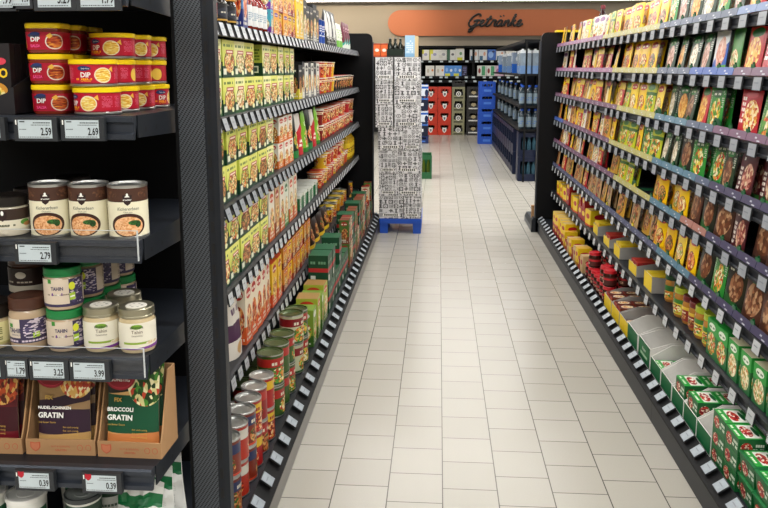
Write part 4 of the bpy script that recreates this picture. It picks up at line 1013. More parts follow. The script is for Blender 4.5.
P_bw = pk('blue and white sauce packet with salmon', '2a5cb8', [('above', .2, .55, 'e4e8ec'), ('food', .6, .5, .3, .36, ['e0a890', 'd8907c', 'f0c8b4', 'c87a64'], 6), ('ell', .3, .86, .24, .1, 'e8ecf0'), ('tri', .12, .1, '5aa83c')], '244c98')
P_gl = pk('light green and white sauce packet', '8ac86a', [('above', .3, -.5, '3c8a34'), ('ell', .5, .86, .3, .1, '1f7a34'), ('food', .5, .3, .36, .25, fl('cream'), 7)], '6aa84a')
P_rd = pk('red sauce packet with white lettering', 'b81a2c', [('food', .62, .45, .34, .34, ['f0d8a0', 'e8c060', 'c0341c', 'f4e6c0', 'd88a3c'], 8), ('text', .06, .3, .3, .9, 'f4f0e8', 2, 5), ('ell', .5, .9, .3, .08, 'd8283c')], '9a1424')
P_rp = pk('red and gold sauce packet with pasta dish', 'c8342c', [('food', .45, .42, .42, .36, ['e8b84a', 'd89a2c', 'f0d080', 'c0541c', 'e8a83c'], 7), ('ell', .5, .88, .36, .1, '1f7a34'), ('rect', .86, 0, 1, 1, 'b81a2c')], '9a1424')
P_mr = pk('maroon sauce packet with white vertical lettering', '4a1420', [('text', .08, .15, .34, .9, 'e4dcd0', 2, 7), ('food', .66, .42, .28, .32, ['b0705a', '8a3a34', 'c89080', 'd8c0a0', '6a2420'], 7), ('rect', .4, 0, 1, .1, '3c7a34')], '3a101a')
P_br = pk('brown sauce packet with roast meat', '4a2c22', [('food', .5, .5, .4, .36, BRN+['c8a078'], 5), ('ell', .5, .9, .3, .08, '1f7a34'), ('rect', 0, 0, 1, .08, '2a1a14')], '3a221a')
P_dk = pk('black and green sauce packet with brown dish', '1c241c', [('tri', .35, -.3, '2a5a2c'), ('food', .55, .5, .32, .34, BRN, 6), ('text', .1, .82, .8, .92, 'd0d4c4', 6, 1)], '161c16')
YF = lambda f: [('ell', .54, .34, .35, .25, '8a5010'), ('food', .54, .34, .32, .225, fl(f), 9), ('rect', 0, 0, .14, .6, 'c8281e'), ('ell', .5, .84, .36, .1, 'c01e28'), ('text', .26, .8, .74, .88, 'f8f0d0', 5, 1), ('tri', .06, .05, 'd8a018')]
P_y1 = pk('yellow soup packet with golden dish', 'f4c608', YF('pasta'), 'd8b01a', name='soup_packet'); P_y2 = pk('yellow soup packet with meat dish', 'f2c006', YF('meat'), 'd8b01a', name='soup_packet')
P_y3 = pk('yellow soup packet with red dish', 'f6ca0a', YF('red'), 'd8b01a', name='soup_packet'); P_y4 = pk('pale yellow soup packet with cream dish', 'f2d03a', YF('cream'), 'd8b01a', name='soup_packet')
P_yg = pk('yellow green soup packet', 'b8c028', [('food', .5, .4, .38, .32, fl('veg'), 7), ('ell', .5, .86, .32, .1, '3c8a34'), ('rect', 0, .62, 1, .72, '3a6a2a')], '7a9a2c', name='soup_packet')
P_k1 = pk('yellow and black spice packet', 'd8b024', [('above', .1, .8, '241a18'), ('ell', .4, .4, .26, .3, 'f0e0b0'), ('ell', .5, .86, .3, .1, 'b82030')], '2a201c', name='spice_packet')
P_k2 = pk('red and yellow spice packet', 'b8242c', [('food', .5, .36, .36, .3, fl('pasta'), 7), ('rect', 0, .7, 1, .95, 'e8c83c')], '8a1c24', name='spice_packet')
P_k3 = pk('white and violet spice packet', 'dcd4cc', [('food', .5, .4, .34, .3, fl('cream'), 7), ('ell', .5, .84, .36, .1, '7a3a7a')], 'b8b0a8', name='spice_packet')
P_k4 = pk('golden brown spice packet', 'c89a3c', [('food', .5, .42, .36, .34, fl('meat'), 7), ('ell', .5, .86, .34, .09, 'a81e28')], '8a5a24', name='spice_packet')
P_k5 = pk('beige and brown spice packet', 'b89a70', [('food', .5, .45, .36, .36, fl('meat'), 6), ('rect', 0, .8, 1, .95, '4a2c20')], '6a4a30', name='spice_packet')
PITCH = HP/KR
def run_right(plan, si, hmax=None):
    """plan: (y from, y to, kinds, share left empty); one facing per pitch, packets leaning back a little"""
    used = set()
    for y0, y1, kinds, gap in plan:
        i = 0; y = (math.floor(y0*KR/HP)+.5)*HP-.055
        while y < y1*KR:
            k = kinds[i % len(kinds)]; i += 1
            cell = round(y/HP, 2)
            if y > y0*KR-.02 and cell not in used and rg.random() >= gap:
                used.add(cell)
                dx = .0 if rg.random() > .2 else .025
                ln = -rg.uniform(.08, .17); yw = rg.uniform(-.13, .13)
                put_right(k, y+rg.uniform(-.004, .004), si, yaw=yw, lean=ln, x=XR+.034+dx, dz=.002)
                if y < 5.6 and rg.random() < .8: put_right(k, y+rg.uniform(-.009, .009), si, yaw=yw*.5, lean=ln, x=XR+.070+dx, back=1, dz=.002)
            y += HP
run_right([(1.95, 2.56, [P_go, P_rp, P_go], .05), (2.56, 3.27, [P_gp, P_gv, P_gc, P_go], .05), (3.27, 4.35, [P_y1, P_y2, P_y3, P_y2, P_y1], .03), (4.35, 5.3, [P_k3, P_yg, P_y4, P_k3], .03), (5.3, 6.1, [P_y1, P_k1, P_k1], .03), (6.15, 6.11, [P_k1, P_y4], .3)], 0)
run_right([(1.95, 2.50, [P_rp, P_rp, P_rd, P_rd], 0), (2.50, 2.80, [P_bw, P_gl], 0), (2.80, 3.27, [P_go, P_gp, P_gc], .0), (3.27, 4.2, [P_y2, P_y3, P_y2, P_y1], .04), (4.2, 6.1, [P_k2, P_k1, P_k3, P_k2], .22)], 1)
run_right([(1.95, 2.56, [P_rd, P_rp, P_rp, P_gv], .0), (2.72, 2.98, [P_gv, P_rp], .0), (2.98, 3.27, [P_gb, P_go, P_gc], .0), (3.40, 4.1, [P_y4, P_yg, P_y1], .08), (4.1, 6.1, [P_k2, P_y1, P_k1, P_k4], .1)], 2)
run_right([(1.95, 2.50, [P_mr, P_mr], .0), (2.50, 2.92, [P_gv, P_gb, P_gv], .0), (2.92, 3.27, [P_gc, P_dk, P_gc], .0), (3.27, 4.25, [P_yg, P_yg, P_gv, P_y3], .08), (4.25, 6.1, [P_y1, P_k4, P_k3, P_k2], .06)], 3)
run_right([(1.95, 2.62, [P_br, P_mr, P_br], .0), (2.62, 2.86, [P_br, P_dk], .0), (2.86, 3.55, [P_y2, P_y1, P_y4], .05), (3.80, 4.25, [P_yg], .15), (4.25, 6.1, [P_k4, P_y1, P_k2, P_k3], .06)], 4)
run_right([(1.95, 2.52, [P_br, P_dk, P_br], .0), (2.52, 2.74, [P_dk, P_gv], .0), (2.74, 3.4, [P_y1, P_y3, P_y4, P_y2], .05), (3.4, 4.7, [P_k5, P_k4, P_k5], .12), (4.7, 6.1, [P_k4, P_k5, P_k2], .08)], 5)
# green card stands in the gaps of the packet shelves
gcard = plain('dark green card', '0f5230', .5)
def green_stand(y, si, w, lab):
    b = MB(); b.prism([(-w/2, 0), (-w/2, .03), (-w*.2, .055), (w*.3, .05), (w/2, .035), (w/2, 0)], 0, .002, 1, gcard); b.box(-w/2, w/2, 0, .14, 0, .002, gcard)
    tag(ob('card_tray', b.mesh('card_tray'), None, (XR+.022, y*KR, LEVEL_R[si]+.0008), (0, 0, -PI/2)), lab, 'tray')
green_stand(2.655, 2, .09, 'empty dark green card tray on the third shelf of the packet shelving')
green_stand(3.34, 2, .08, 'empty card tray between green and yellow packets, third shelf of packet shelving')
green_stand(3.68, 4, .09, 'empty card tray among the yellow packets, fifth shelf of packet shelving')
# wine bottle and a few things on the top shelf
K_wine = bottlek('dark red wine bottle', 'wine_bottle', .037, .30, plain('dark wine glass', '2a0f12', .12), art('wine label', '5a1a20', [('rect', .1, .2, .9, .8, 'c8b890')]), plain('wine capsule', '6a1420', .4))
K_wine.put((1.28, 6.38, LEVEL_R[0]+.0006), (0, 0, 0), 'dark wine bottle standing behind the packets on the top shelf', None)
K_cp = carton('cardboard_panel', 'box', 'x', .2, .018, .12, plain('yellow card', 'e8c81c', .5), 'e8c81c')
K_cp.put((1.15, 7.295, 1.8455), (0, 0, 0), 'flat yellow box lying on the end panel of the packet shelving', None)

# seventh shelf: display trays, jars, green boxes
def display_tray(name, w, d, h, frontm, inner, label, loc, rz=-PI/2, hb=None, lett=None):
    b = MB(); T = .003; hb = hb or h
    b.box(-w/2, w/2, 0, d, 0, T, inner); b.box(-w/2, w/2, 0, T, T, h, inner, front=frontm); b.box(-w/2, w/2, d-T, d, T, hb, inner)
    for x in (-w/2, w/2-T): b.prism([(T, T), (T, h), (d*.3, hb), (d-T, hb), (d-T, T)], x, x+T, 0, inner)
    if lett:
        b.fan([(-w*.38, h*.2), (w*.38, h*.2), (w*.38, h*.85), (-w*.38, h*.85)], plain('green card print', '0f6a38', .5, vary=0), -.0004); b.text(lett, 0, h*.55, h*.24, WHITEP, -.0008, bold=.02, shear=.1)
        b.fan([(-w*.3, h*.28), (w*.3, h*.28), (w*.3, h*.42), (-w*.3, h*.42)], plain('pale green print', 'a8c8a8', .5, vary=0), -.0008)
    t = tag(ob(name, b.mesh(name), None, loc, (0, 0, rz)), label, 'tray'); return t
YC = plain('yellow card', 'e8c81c', .5); GC = plain('green card', '0f6238', .5)
K_sc = carton('stock_box', 'box', 'small yellow stock cube box', .055, .068, .09, art('stock box yellow', 'ecc820', [('ell', .5, .6, .3, .2, 'b82028'), ('food', .5, .3, .3, .2, fl('pasta'), 9)]), 'd8b41c', 'e8c82c')
K_sr = carton('stock_box', 'box', 'small red stock cube box', .055, .06, .09, art('stock box red', 'a82024', [('ell', .5, .6, .3, .2, 'ecc820'), ('food', .5, .3, .3, .2, fl('meat'), 9)]), '8a1c20', 'b83a2c')
z7 = LEVEL_R[6]+.0006
for i, y in enumerate((3.35, 3.62, 3.95, 4.2, 4.5)):
    display_tray('display_tray', .15+.02*(i % 2), .3, (.085, .06, .07, .055, .065)[i], YC, GREYC, f'grey display tray with yellow front, {ORD[i]} from near end, seventh packet shelf', (XR+.02, y*KR, z7), hb=.075)
    for q in range(2):
        for s in (-1, 1):
            put_right([K_sc, K_sr][(i+q) % 2], y*KR+s*.035, 6, layer='', x=XR+.082+q*.108, dz=.0035)
K_yc = carton('stock_box', 'box', 'yellow stock carton with red flap', .10, .10, .12, art('yellow carton', 'ecc81c', [('ell', .5, .6, .3, .16, 'b82028'), ('rect', 0, 0, 1, .12, 'd8542c')]), 'e0bc1a', 'c8a860')
K_rc = carton('stock_box', 'box', 'red stock carton', .09, .08, .12, art('red carton', 'a01c24', [('ell', .5, .6, .32, .2, 'e8c83c')]), '8a1820', '8a4a2c')
for y, k in ((4.75, K_yc), (4.9, K_rc), (5.02, K_rc), (5.2, K_yc), (5.34, K_yc), (5.5, K_rc), (5.64, K_yc), (5.8, K_yc), (5.95, K_yc)):
    put_right(k, y*KR, 6, yaw=rg.uniform(-.15, .15))
    if k is K_rc: put_right(k, y*KR, 6, layer='upper', dz=k.h*KR+.0008, yaw=rg.uniform(-.15, .15))
A_HJ = art('yellow stock jar print', 'd8c83a', [('rect', -1, .72, 2, 1.1, '3a7a2c'), ('food', .5, .35, .3, .3, fl('veg'), 8), ('text', .2, .55, .8, .68, '7a2a14', 6, 1)], .35)
A_HR = art('red stock jar print', '8a2a20', [('rect', -1, .78, 2, 1.1, 'd8b83a'), ('food', .5, .35, .3, .3, fl('meat'), 8), ('text', .2, .55, .8, .68, 'f0e8d0', 6, 1)], .35)
BROTH = gloss('stock powder behind glass', 'b07a34')
K_jy = jark('stock jar with yellow green label', 'stock_jar', .042, .118, BROTH, A_HJ, plain('lime jar lid', 'a8b82c', .35), .022)
K_jr = jark('stock jar with dark red label', 'stock_jar', .036, .108, BROTH, A_HR, plain('maroon jar lid', '6a1c1c', .35), .02)
K_jg = jark('orange labelled stock jar', 'stock_jar', .034, .115, BROTH, art('orange jar print', 'd88a2c', [('rect', -1, .6, 2, 1, '2a6a2c'), ('food', .5, .3, .3, .25, fl('veg'), 8)], .35), plain('dark green jar lid', '1c4a24', .35), .02)
for y, k in ((2.645, K_jy), (2.735, K_jy), (2.82, K_jr), (2.897, K_jr), (2.98, K_jy)):
    for q in range(2):
        L = f'{k.desc}, {nth("J", k.desc, q)} from near end, {"row behind, " if q else ""}seventh packet shelf'
        k.put((XR+.075+q*.115, y*KR, z7), (0, 0, -PI/2+rg.uniform(-.4, .4)), L, 'stock jars on the seventh shelf', KR)
for y, q in ((3.06, 0), (3.18, 0), (3.10, 1), (3.22, 1)):
    K_jg.put((XR+.09+q*.1, y*KR, z7), (0, 0, -PI/2+rg.uniform(-.4, .4)), f'{K_jg.desc}, {nth("JG", q)} from near end{", row behind" if q else ""}, by the dark green tray', 'stock jars on the seventh shelf', KR)
display_tray('display_tray', .17, .2, .03, GC, gcard, 'dark green tray under orange stock jars, seventh packet shelf', (XR+.24, 3.12*KR, z7), hb=.05)
GBX = lambda n, f: art('green soup box print '+n, '1c6a34', [('rect', -.1, .62, 1.1, 1.1, '2a9a3c'), ('food', .5, .36, .4, .3, fl(f), 8), ('ell', .5, .82, .32, .1, 'e8f0e0'), ('text', .26, .78, .74, .86, '14502a', 5, 1)])
K_g1 = carton('soup_box', 'box', 'green soup box with vegetable picture', .085, .125, .05, GBX('a', 'veg'), '175a2c', '2a9a3c'); K_g2 = carton('soup_box', 'box', 'green and cream soup box', .08, .12, .05, GBX('b', 'cream'), 'c8c090', 'd8d4b0')
for y, k in ((2.06, K_g2), (2.16, K_g2), (2.26, K_g2), (2.36, K_g2), (2.46, K_g1), (2.55, K_g1)):
    put_right(k, y*KR, 6, yaw=rg.uniform(-.06, .06))
    if k is K_g2: put_right(k, y*KR, 6, layer='row behind', x=XR+.14, yaw=rg.uniform(-.06, .06))

# bottom shelf
z8 = LEVEL_R[7]+.0006
gt_ = art('green cube box top', '2a9a3c', [('rect', .08, .3, .92, .9, 'e8e8e0'), ('food', .5, .5, .34, .2, ['a01c24', '7a141c', 'c8442c', 'f0e8d8'], 7), ('ell', .5, .82, .3, .08, '0f5a2c'), ('text', .1, .08, .9, .22, 'e8f0d8', 8, 1)], .35)
gs_ = art('green cube box side', '14602f', [('food', .3, .45, .22, .34, ['a01c24', '7a141c', 'c8442c', 'e8d8c0'], 7), ('text', .55, .3, .95, .8, 'dfe8d8', 5, 2)], .4)
def cube_box(desc, w, h, d):
    b = MB(); b.box(-w/2, w/2, -d/2, d/2, 0, h, side('14602f'), front=gs_, top=gt_, side=gs_); return Kind('stock_cube_box', 'box', desc, b.mesh('stock_cube_box'), None, w, h, d)
K_cb = cube_box('green stock cube box with meat picture', .115, .062, .09)
def tub_box():
    b = MB(); w, h, d = .12, .07, .095
    def lo(sc, z): return [(-w/2*sc, -d/2*sc, z), (w/2*sc, -d/2*sc, z), (w/2*sc, d/2*sc, z), (-w/2*sc, d/2*sc, z)]
    A = [b.bm.verts.new(p) for p in lo(.86, 0)]; B = [b.bm.verts.new(p) for p in lo(1, h)]
    q = ((0, 0), (1, 0), (1, 1), (0, 1))
    for i in range(4): b._f([A[i], A[(i+1) % 4], B[(i+1) % 4], B[i]], gs_, q)
    b._f(A[::-1], gs_, q); me = b.mesh('tub_body')
    b = MB(); b.box(-w/2-.003, w/2+.003, -d/2-.003, d/2+.003, h, h+.007, side('0f6a34'))
    b.box(-w/2+.006, w/2-.006, -d/2+.006, d/2-.006, h+.007, h+.008, side('0f6a34'), top=gt_)
    return Kind('bouillon_tub', 'tub', 'green rimmed bouillon tub', None, [('tub_body', me, None, (0, 0, 0)), ('lid', b.mesh('lid', bevel=.002), None, (0, 0, 0))], w+.008, h+.008, d+.008)
K_tb = tub_box()
for iy in range(4):
    for ix in range(3):
        for t in range(2):
            L = f'green rimmed bouillon tub, {("lower", "upper")[t]} layer, {ORD[iy]} from near end, {("front", "second", "third")[ix]} row, bottom shelf'
            K_tb.put((1.051+ix*.108, 2.02+iy*.1285+rg.uniform(-.002, .002), z8+t*.0792), (0, 0, -PI/2+rg.uniform(-.03, .03)), L, 'bouillon tubs on the bottom shelf')
for iy in range(2):
    for ix in range(3):
        for t in range(3):
            L = f'green stock cube box, {("lower", "middle", "upper")[t]} layer, {ORD[iy]} from the tubs, {("front", "second", "third")[ix]} row, bottom shelf'
            K_cb.put((1.045+ix*.094, 2.53+iy*.118, z8+t*.0632), (0, 0, -PI/2), L, 'loose stock cube boxes on the bottom shelf')
def green_tray(y, w, n, i, lett=None, fill=True, hh=.075):
    display_tray('display_tray', w, .31, hh, GC, WCARD, f'white display tray with dark green front, {ORD[i]} from near end, bottom shelf of packet shelving', (.998, y, z8), hb=.13, lett=lett)
    if fill:
        for q in range(3):
            for t in range(n):
                L = f'stock cube box in the {ORD[i]} green-fronted tray, {("lower", "upper")[t]} layer, {("front", "second", "third")[q]} of its line'
                K_cb.put((1.05+q*.093, y, z8+.0035+t*.0632), (0, 0, -PI/2), L, 'stock cube boxes in the green-fronted trays')
green_tray(2.785, .15, 0, 0, None, False)
green_tray(2.945, .15, 2, 1); green_tray(3.105, .15, 2, 2); green_tray(3.27, .15, 0, 3, None, False)
green_tray(3.44, .16, 1, 4, None); green_tray(3.64, .2, 1, 5, 'Knorr', False, .1); green_tray(3.87, .2, 1, 6, None, False, .09)
K_sq = carton('spice_carton', 'carton', 'brown and white spice carton', .07, .045, .09, art('spice carton', '7a3a24', [('ell', .5, .5, .34, .3, 'e8e0d0')]), '6a3020')
b = MB(); b.box(-.035, .035, -.045, .045, 0, .045, side('7a3a24'), front=side('a83a24'), top=art('spice carton top', '5a2018', [('ell', .5, .5, .34, .36, 'e0d4bc'), ('food', .5, .5, .26, .28, fl('pasta'), 8)]))
K_sq = Kind('spice_carton', 'carton', 'brown spice carton with pale oval top', b.mesh('spice_carton'), None, .07, .045, .09)
for i, y in enumerate((4.06, 4.26, 4.46)):
    display_tray('display_tray', .185, .32, .08, YC, GREYC, f'grey display tray with yellow front, {ORD[i]} past the green ones, bottom shelf', (.998, y, z8), hb=.11)
    for q in range(3):
        for s in (-1, 1):
            for t in range(2 if i else 1):
                L = f'brown spice carton in the {ORD[i]} yellow-fronted tray, {("lower", "upper")[t]} layer, {ORD[q]} line, {("near", "far")[s > 0]} one'
                K_sq.put((1.052+q*.094, y+s*.04, z8+.0035+t*.0458), (0, 0, -PI/2), L, 'spice cartons in the yellow-fronted trays')
K_rj = jark('red lidded dark stock jar', 'stock_jar', .04, .1, plain('dark broth glass', '3a1c14', .15), art('dark broth label', '4a1c18', [('rect', -1, .6, 2, .85, 'b8242c'), ('text', .2, .2, .8, .5, 'd8b89a', 6, 2)]), plain('red jar lid', 'c01e28', .35), .018)
for iy in range(7):
    for ix in range(2):
        for t in range(2):
            if t and rg.random() < .25: continue
            L = f'red lidded dark stock jar, {("lower", "upper")[t]} layer, {ORD[iy]} past the spice cartons, {("front", "second")[ix]} row, bottom shelf'
            K_rj.put((1.041+ix*.092, 4.62+iy*.092, z8+t*.1008), (0, 0, -PI/2+rg.uniform(-.6, .6)), L, 'red lidded stock jars on the bottom shelf')
K_ys = [carton('stock_box', 'box', 'tall yellow stock box', .07, .13, .1, art('tall yellow box', 'ecc81c', [('ell', .5, .66, .34, .12, 'b82028'), ('rect', 0, 0, 1, .2, 'c88a24')]), 'e0bc1a', 'd8a83a'), carton('stock_box', 'box', 'tall beige stock box', .07, .12, .1, art('tall beige box', 'c8a878', [('ell', .5, .6, .32, .14, 'a02a24')]), 'b8946a', 'c8a878')]
for i in range(9): put_right((K_ys[1], K_rc, K_ys[0])[i % 3], 5.32+i*.095, 7, yaw=rg.uniform(-.1, .1))
for i in range(5): put_right(K_rc, 6.15+i*.12, 7, yaw=rg.uniform(-.2, .2)); put_right(K_yc, 6.15+i*.12, 7, layer='upper', dz=.081, yaw=rg.uniform(-.2, .2))

# ------------------------------------------------------------------ pallet of printed boxes
def print_mat():
    t = NT('white box with black icon print', .55)
    P = t.uv(); 
    rnd = t.node('ShaderNodeObjectInfo').outputs['Random']
    sc = t.node('ShaderNodeVectorMath', operation='SCALE'); sc.inputs[0].default_value = (37, 23, 0); t.l.new(rnd, sc.inputs['Scale'])
    q = t.vm('ADD', t.vm('MULTIPLY', P, (4.6, 5.0, 0)), sc.outputs[0])
    def layer(q):
        w = t.node('ShaderNodeTexWhiteNoise', noise_dimensions='2D'); t.l.new(t.vm('FLOOR', q), w.inputs['Vector'])
        r, g, _ = t.sep(w.outputs['Color'])
        loc = t.vm('SUBTRACT', t.vm('FRACTION', q), (.5, .5, 0)); x, y, _ = t.sep(t.vm('ABSOLUTE', loc)); d = t.vm('LENGTH', loc)
        L = lambda a, b: t.ma('LESS_THAN', a, b)
        G = lambda a, b: t.ma('GREATER_THAN', a, b)
        AND = lambda a, b: t.ma('MULTIPLY', a, b)
        OR_ = lambda a, b: t.ma('MAXIMUM', a, b)
        ring = OR_(AND(G(d, .3), L(d, .42)), L(d, .13))
        tall = OR_(AND(L(x, .13), L(y, .46)), AND(L(x, .3), AND(L(y, .36), G(y, .24))))
        bars = AND(L(x, .42), AND(L(y, .42), L(t.ma('FRACT', t.ma('MULTIPLY', t.sep(loc)[1], 4.0)), .5)))
        inv = AND(AND(L(x, .44), L(y, .44)), OR_(G(d, .3), L(d, .1)))
        cross = OR_(AND(L(x, .1), L(y, .4)), AND(L(y, .1), L(x, .4)))
        o = AND(L(r, .24), ring)
        for lo, hi, f in ((.24, .45, tall), (.45, .65, bars), (.65, .82, inv), (.82, .95, cross)):
            o = OR_(o, AND(AND(G(r, lo), L(r, hi)), f))
        return o
    m = t.ma('MAXIMUM', layer(q), t.ma('MULTIPLY', layer(t.vm('MULTIPLY', q, (2.0, 2.0, 0))), t.ma('GREATER_THAN', t.noise(q, .9, 1), .55)))
    c = t.mix(t.ma('MULTIPLY', m, .93), rgb('d8d8da'), rgb('161618'))
    return t.done(c)
PRN = print_mat()
PT = thing('pallet', 'small blue plastic quarter pallet under the printed boxes', 'pallet', (-.343, 7.12, 0))
BLUEP = plain('blue plastic', '1f4fb4', .4)
b = MB(); b.box(-.195, .195, 0, .6, .10, .14, BLUEP); b.box(-.195, .195, -.006, 0, .095, .135, BLUEP)
for k in range(5): b.box(-.17+k*.072, -.12+k*.072, .02, .58, .14, .1405, plain('dark blue plastic', '163a86', .4))
ob('deck', b.mesh('deck'), PT)
for x in (-.155, .155):
    for y in (.045, .3, .555):
        f = MB(); f.prism([(-.036, 0), (-.04, .1), (.04, .1), (.036, 0)], -.04, .04, 1, BLUEP); ob('foot', f.mesh('foot'), PT, (x, y, 0))
def icon_box(w, h, d):
    b = MB(); b.box(-w/2, w/2, 0, d, 0, h, PRN)
    # carton flap line and a band of lettering
    b.box(-w/2, w/2, -.0006, 0, h*.985, h, plain('grey edge', '8c8b87', .6))
    b.fan([(-w*.34, h*.10), (w*.34, h*.10), (w*.34, h*.22), (-w*.34, h*.22)], plain('white print', 'f0f0ea', .5, vary=0), -.0008)
    for k in range(7): b.fan([(-w*.29+k*w*.085, h*.12), (-w*.29+k*w*.085+w*.06, h*.12), (-w*.29+k*w*.085+w*.06, h*.2), (-w*.29+k*w*.085, h*.2)], INK, -.0011)
    return b.mesh('carton_box')
IB = {round(w*1000): icon_box(w, .2115, .29) for w in (.16, .165, .217, .225, .229)}
def IBm(w): return IB[round(w*1000)]
L_ = .212; z0 = .1415
stack = [(0, [(-.4295, .225), (-.234, .16)]), (1, [(-.4615, .165), (-.268, .217)]), (2, [(-.4615, .165), (-.268, .217)]),
         (3, [(-.4385, .225), (-.243, .16)]), (4, [(-.492, .16), (-.2855, .229)]), (5, [(-.493, .16), (-.2865, .229)]), (6, [(-.494, .16), (-.2865, .229)])]
Kb = {}
for lv, row in stack:
    for c, (x, w) in enumerate(row):
        for back in (0, 1):
            k = Kb.setdefault(w, Kind('carton_box', 'box', 'box', IBm(w)))
            if lv in (3,): x_ = x
            k.put((x+rg.uniform(-.003, .003), 7.125+back*.295, z0+lv*L_), (0, 0, 0), f'white carton with black icons, {ORD[lv]} layer of the blue pallet, {("shelving", "aisle")[c]} side, {("front", "back")[back]}', 'printed cartons on the blue pallet')
ztop = z0+7*L_
b = MB(); lb = art('pale blue display card', '9cc0da', [('rect', 0, 0, 1, .15, '7aa8cc'), ('text', .15, .2, .85, .8, 'd8e4ec', 4, 6)], .5)
b.box(-.058, .03, 0, .06, 0, .19, lb, side=plain('tan card', 'c8b48a', .6)); b.box(.03, .062, .0, .06, 0, .185, plain('tan card', 'c8b48a', .6))
tag(ob('display_box', b.mesh('display_box'), None, (-.25, 7.13, ztop+.0006)), 'pale blue upright display box on top of the printed cartons', 'box')
A_OR = art('orange pack print', 'd8642c', [('ell', .5, .5, .3, .12, 'f0e8d8'), ('rect', 0, .9, 1, 1, 'a83a1c'), ('rect', 0, .0, 1, .12, 'b8481e')])
K_or = carton('snack_box', 'box', 'x', .062, .12, .08, A_OR, 'c0501e', '8a3a1a')
for i in range(2): K_or.put((-.563+i*.066, 7.2, ztop+.0006), (0, 0, 0), f'small orange box on top of the carton stack, {("beside the end panel", "beside the dark bottle pack")[i]}', None)
# dark bottle pack in film
b = MB(); gl = plain('dark bottle glass', '15201a', .12)
tk = thing('bottle_pack', 'dark film-wrapped pack of bottles on top of the carton stack', 'bottle pack', (-.398, 7.2, ztop+.0006))
b.box(-.075, .075, -.05, .05, 0, .012, plain('black print card', '1a1416', .5)); b.box(-.075, .075, -.052, .052, .012, .07, plain('dark green wrap', '1c2822', .25)); ob('wrap', b.mesh('wrap'), tk)
for ix in range(3):
    for iy in range(2):
        b = MB(); b.lathe([(0, .012, gl), (.022, .012, gl), (.022, .1, gl), (.01, .13, gl), (.01, .16, gl), (.012, .162, STEEL), (.012, .17, STEEL), (0, .17, STEEL)], 10)
        ob('bottle', b.mesh('bottle'), tk, (-.048+ix*.048, -.024+iy*.048, 0))

# ------------------------------------------------------------------ crates
def crate_mesh(w, d, h, c, inner, logo, hole=.62):
    """open bottle crate with a hand hole and emblem in its front"""
    m = plain('crate plastic '+c, c, .4); b = MB(); T = .012
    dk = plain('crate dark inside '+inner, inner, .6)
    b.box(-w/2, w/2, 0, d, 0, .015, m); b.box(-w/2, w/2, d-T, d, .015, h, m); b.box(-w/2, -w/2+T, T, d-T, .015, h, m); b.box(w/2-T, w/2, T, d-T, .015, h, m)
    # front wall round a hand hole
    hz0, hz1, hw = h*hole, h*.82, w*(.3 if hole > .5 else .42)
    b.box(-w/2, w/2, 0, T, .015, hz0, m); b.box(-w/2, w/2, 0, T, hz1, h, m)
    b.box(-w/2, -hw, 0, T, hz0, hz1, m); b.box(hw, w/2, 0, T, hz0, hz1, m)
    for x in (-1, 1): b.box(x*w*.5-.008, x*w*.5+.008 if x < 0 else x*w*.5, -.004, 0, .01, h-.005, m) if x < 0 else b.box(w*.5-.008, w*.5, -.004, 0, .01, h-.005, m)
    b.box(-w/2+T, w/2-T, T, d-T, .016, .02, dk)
    y = -.0012
    if logo == 'shield':
        b.fan([(-w*.3, h*.5), (w*.3, h*.5), (w*.24, h*.62), (-w*.24, h*.62)], dk, y); b.fan(shield(0, h*.4, w*.3, h*.46), WHITEP, y-.0006); b.fan(shield(0, h*.38, w*.14, h*.24), plain('emblem grey', '6a6a70', .5, vary=0), y-.0012)
    elif logo == 'ring':
        b.fan([(-w*.36, h*.3), (w*.36, h*.3), (w*.36, h*.62), (-w*.36, h*.62)], dk, y); b.fan(ellipse(0, h*.42, w*.2, w*.2), WHITEP, y-.0006); b.fan(ellipse(0, h*.42, w*.13, w*.13), dk, y-.0012); b.fan(ellipse(0, h*.42, w*.06, w*.06), WHITEP, y-.0018)
        b.fan([(-w*.36, h*.05), (w*.36, h*.05), (w*.36, h*.14), (-w*.36, h*.14)], dk, y)
    elif logo == 'word':
        b.fan([(-w*.4, h*.12), (w*.4, h*.12), (w*.4, h*.3), (-w*.4, h*.3)], dk, y)
        for k in range(8): b.fan([(-w*.36+k*w*.092, h*.16), (-w*.36+k*w*.092+w*.07, h*.16), (-w*.36+k*w*.092+w*.07, h*.27), (-w*.36+k*w*.092, h*.27)], WHITEP, y-.0006)
        b.fan([(-w*.2, h*.5), (0, h*.36), (w*.2, h*.5), (w*.12, h*.66), (-w*.12, h*.66)], plain('emblem tan', 'a89a78', .5, vary=0), y-.0006)
    elif logo == 'plain':
        b.fan([(-w*.2, h*.2), (w*.25, h*.2), (w*.25, h*.38), (-w*.2, h*.38)], plain('emblem blue', '4a7ad0', .5, vary=0), y)
    return b.mesh('crate')
CAPS = {c: plain('bottle cap '+c, c, .35) for c in ('c8c8c8', 'e8e8e8', '2a6a34', '1f4fb4')}
def crate_kind(desc, w, d, h, c, inner, logo, cap='c8c8c8', glass='1a140e', bh=None, hole=.62):
    me = crate_mesh(w, d, h, c, inner, logo, hole); g = plain('crate bottle glass '+glass, glass, .15); bh = bh or h*.93
    parts = [('shell', me, None, (0, 0, 0))]
    b = MB(); r = .028
    b.lathe([(0, .016, g), (r, .016, g), (r, bh*.6, g), (r*.45, bh*.82, g), (r*.42, bh*.95, g), (r*.5, bh*.955, CAPS[cap]), (r*.5, bh, CAPS[cap]), (0, bh, CAPS[cap])], 8)
    bm_ = b.mesh('bottle'); n = int((w-.03)/.066)
    for ix in range(n):
        for iy in range(2): parts.append(('bottle', bm_, None, ((ix-(n-1)/2)*.068, .052+iy*.07, 0)))
    return Kind('drinks_crate', 'crate', desc, None, parts, w, h, d)
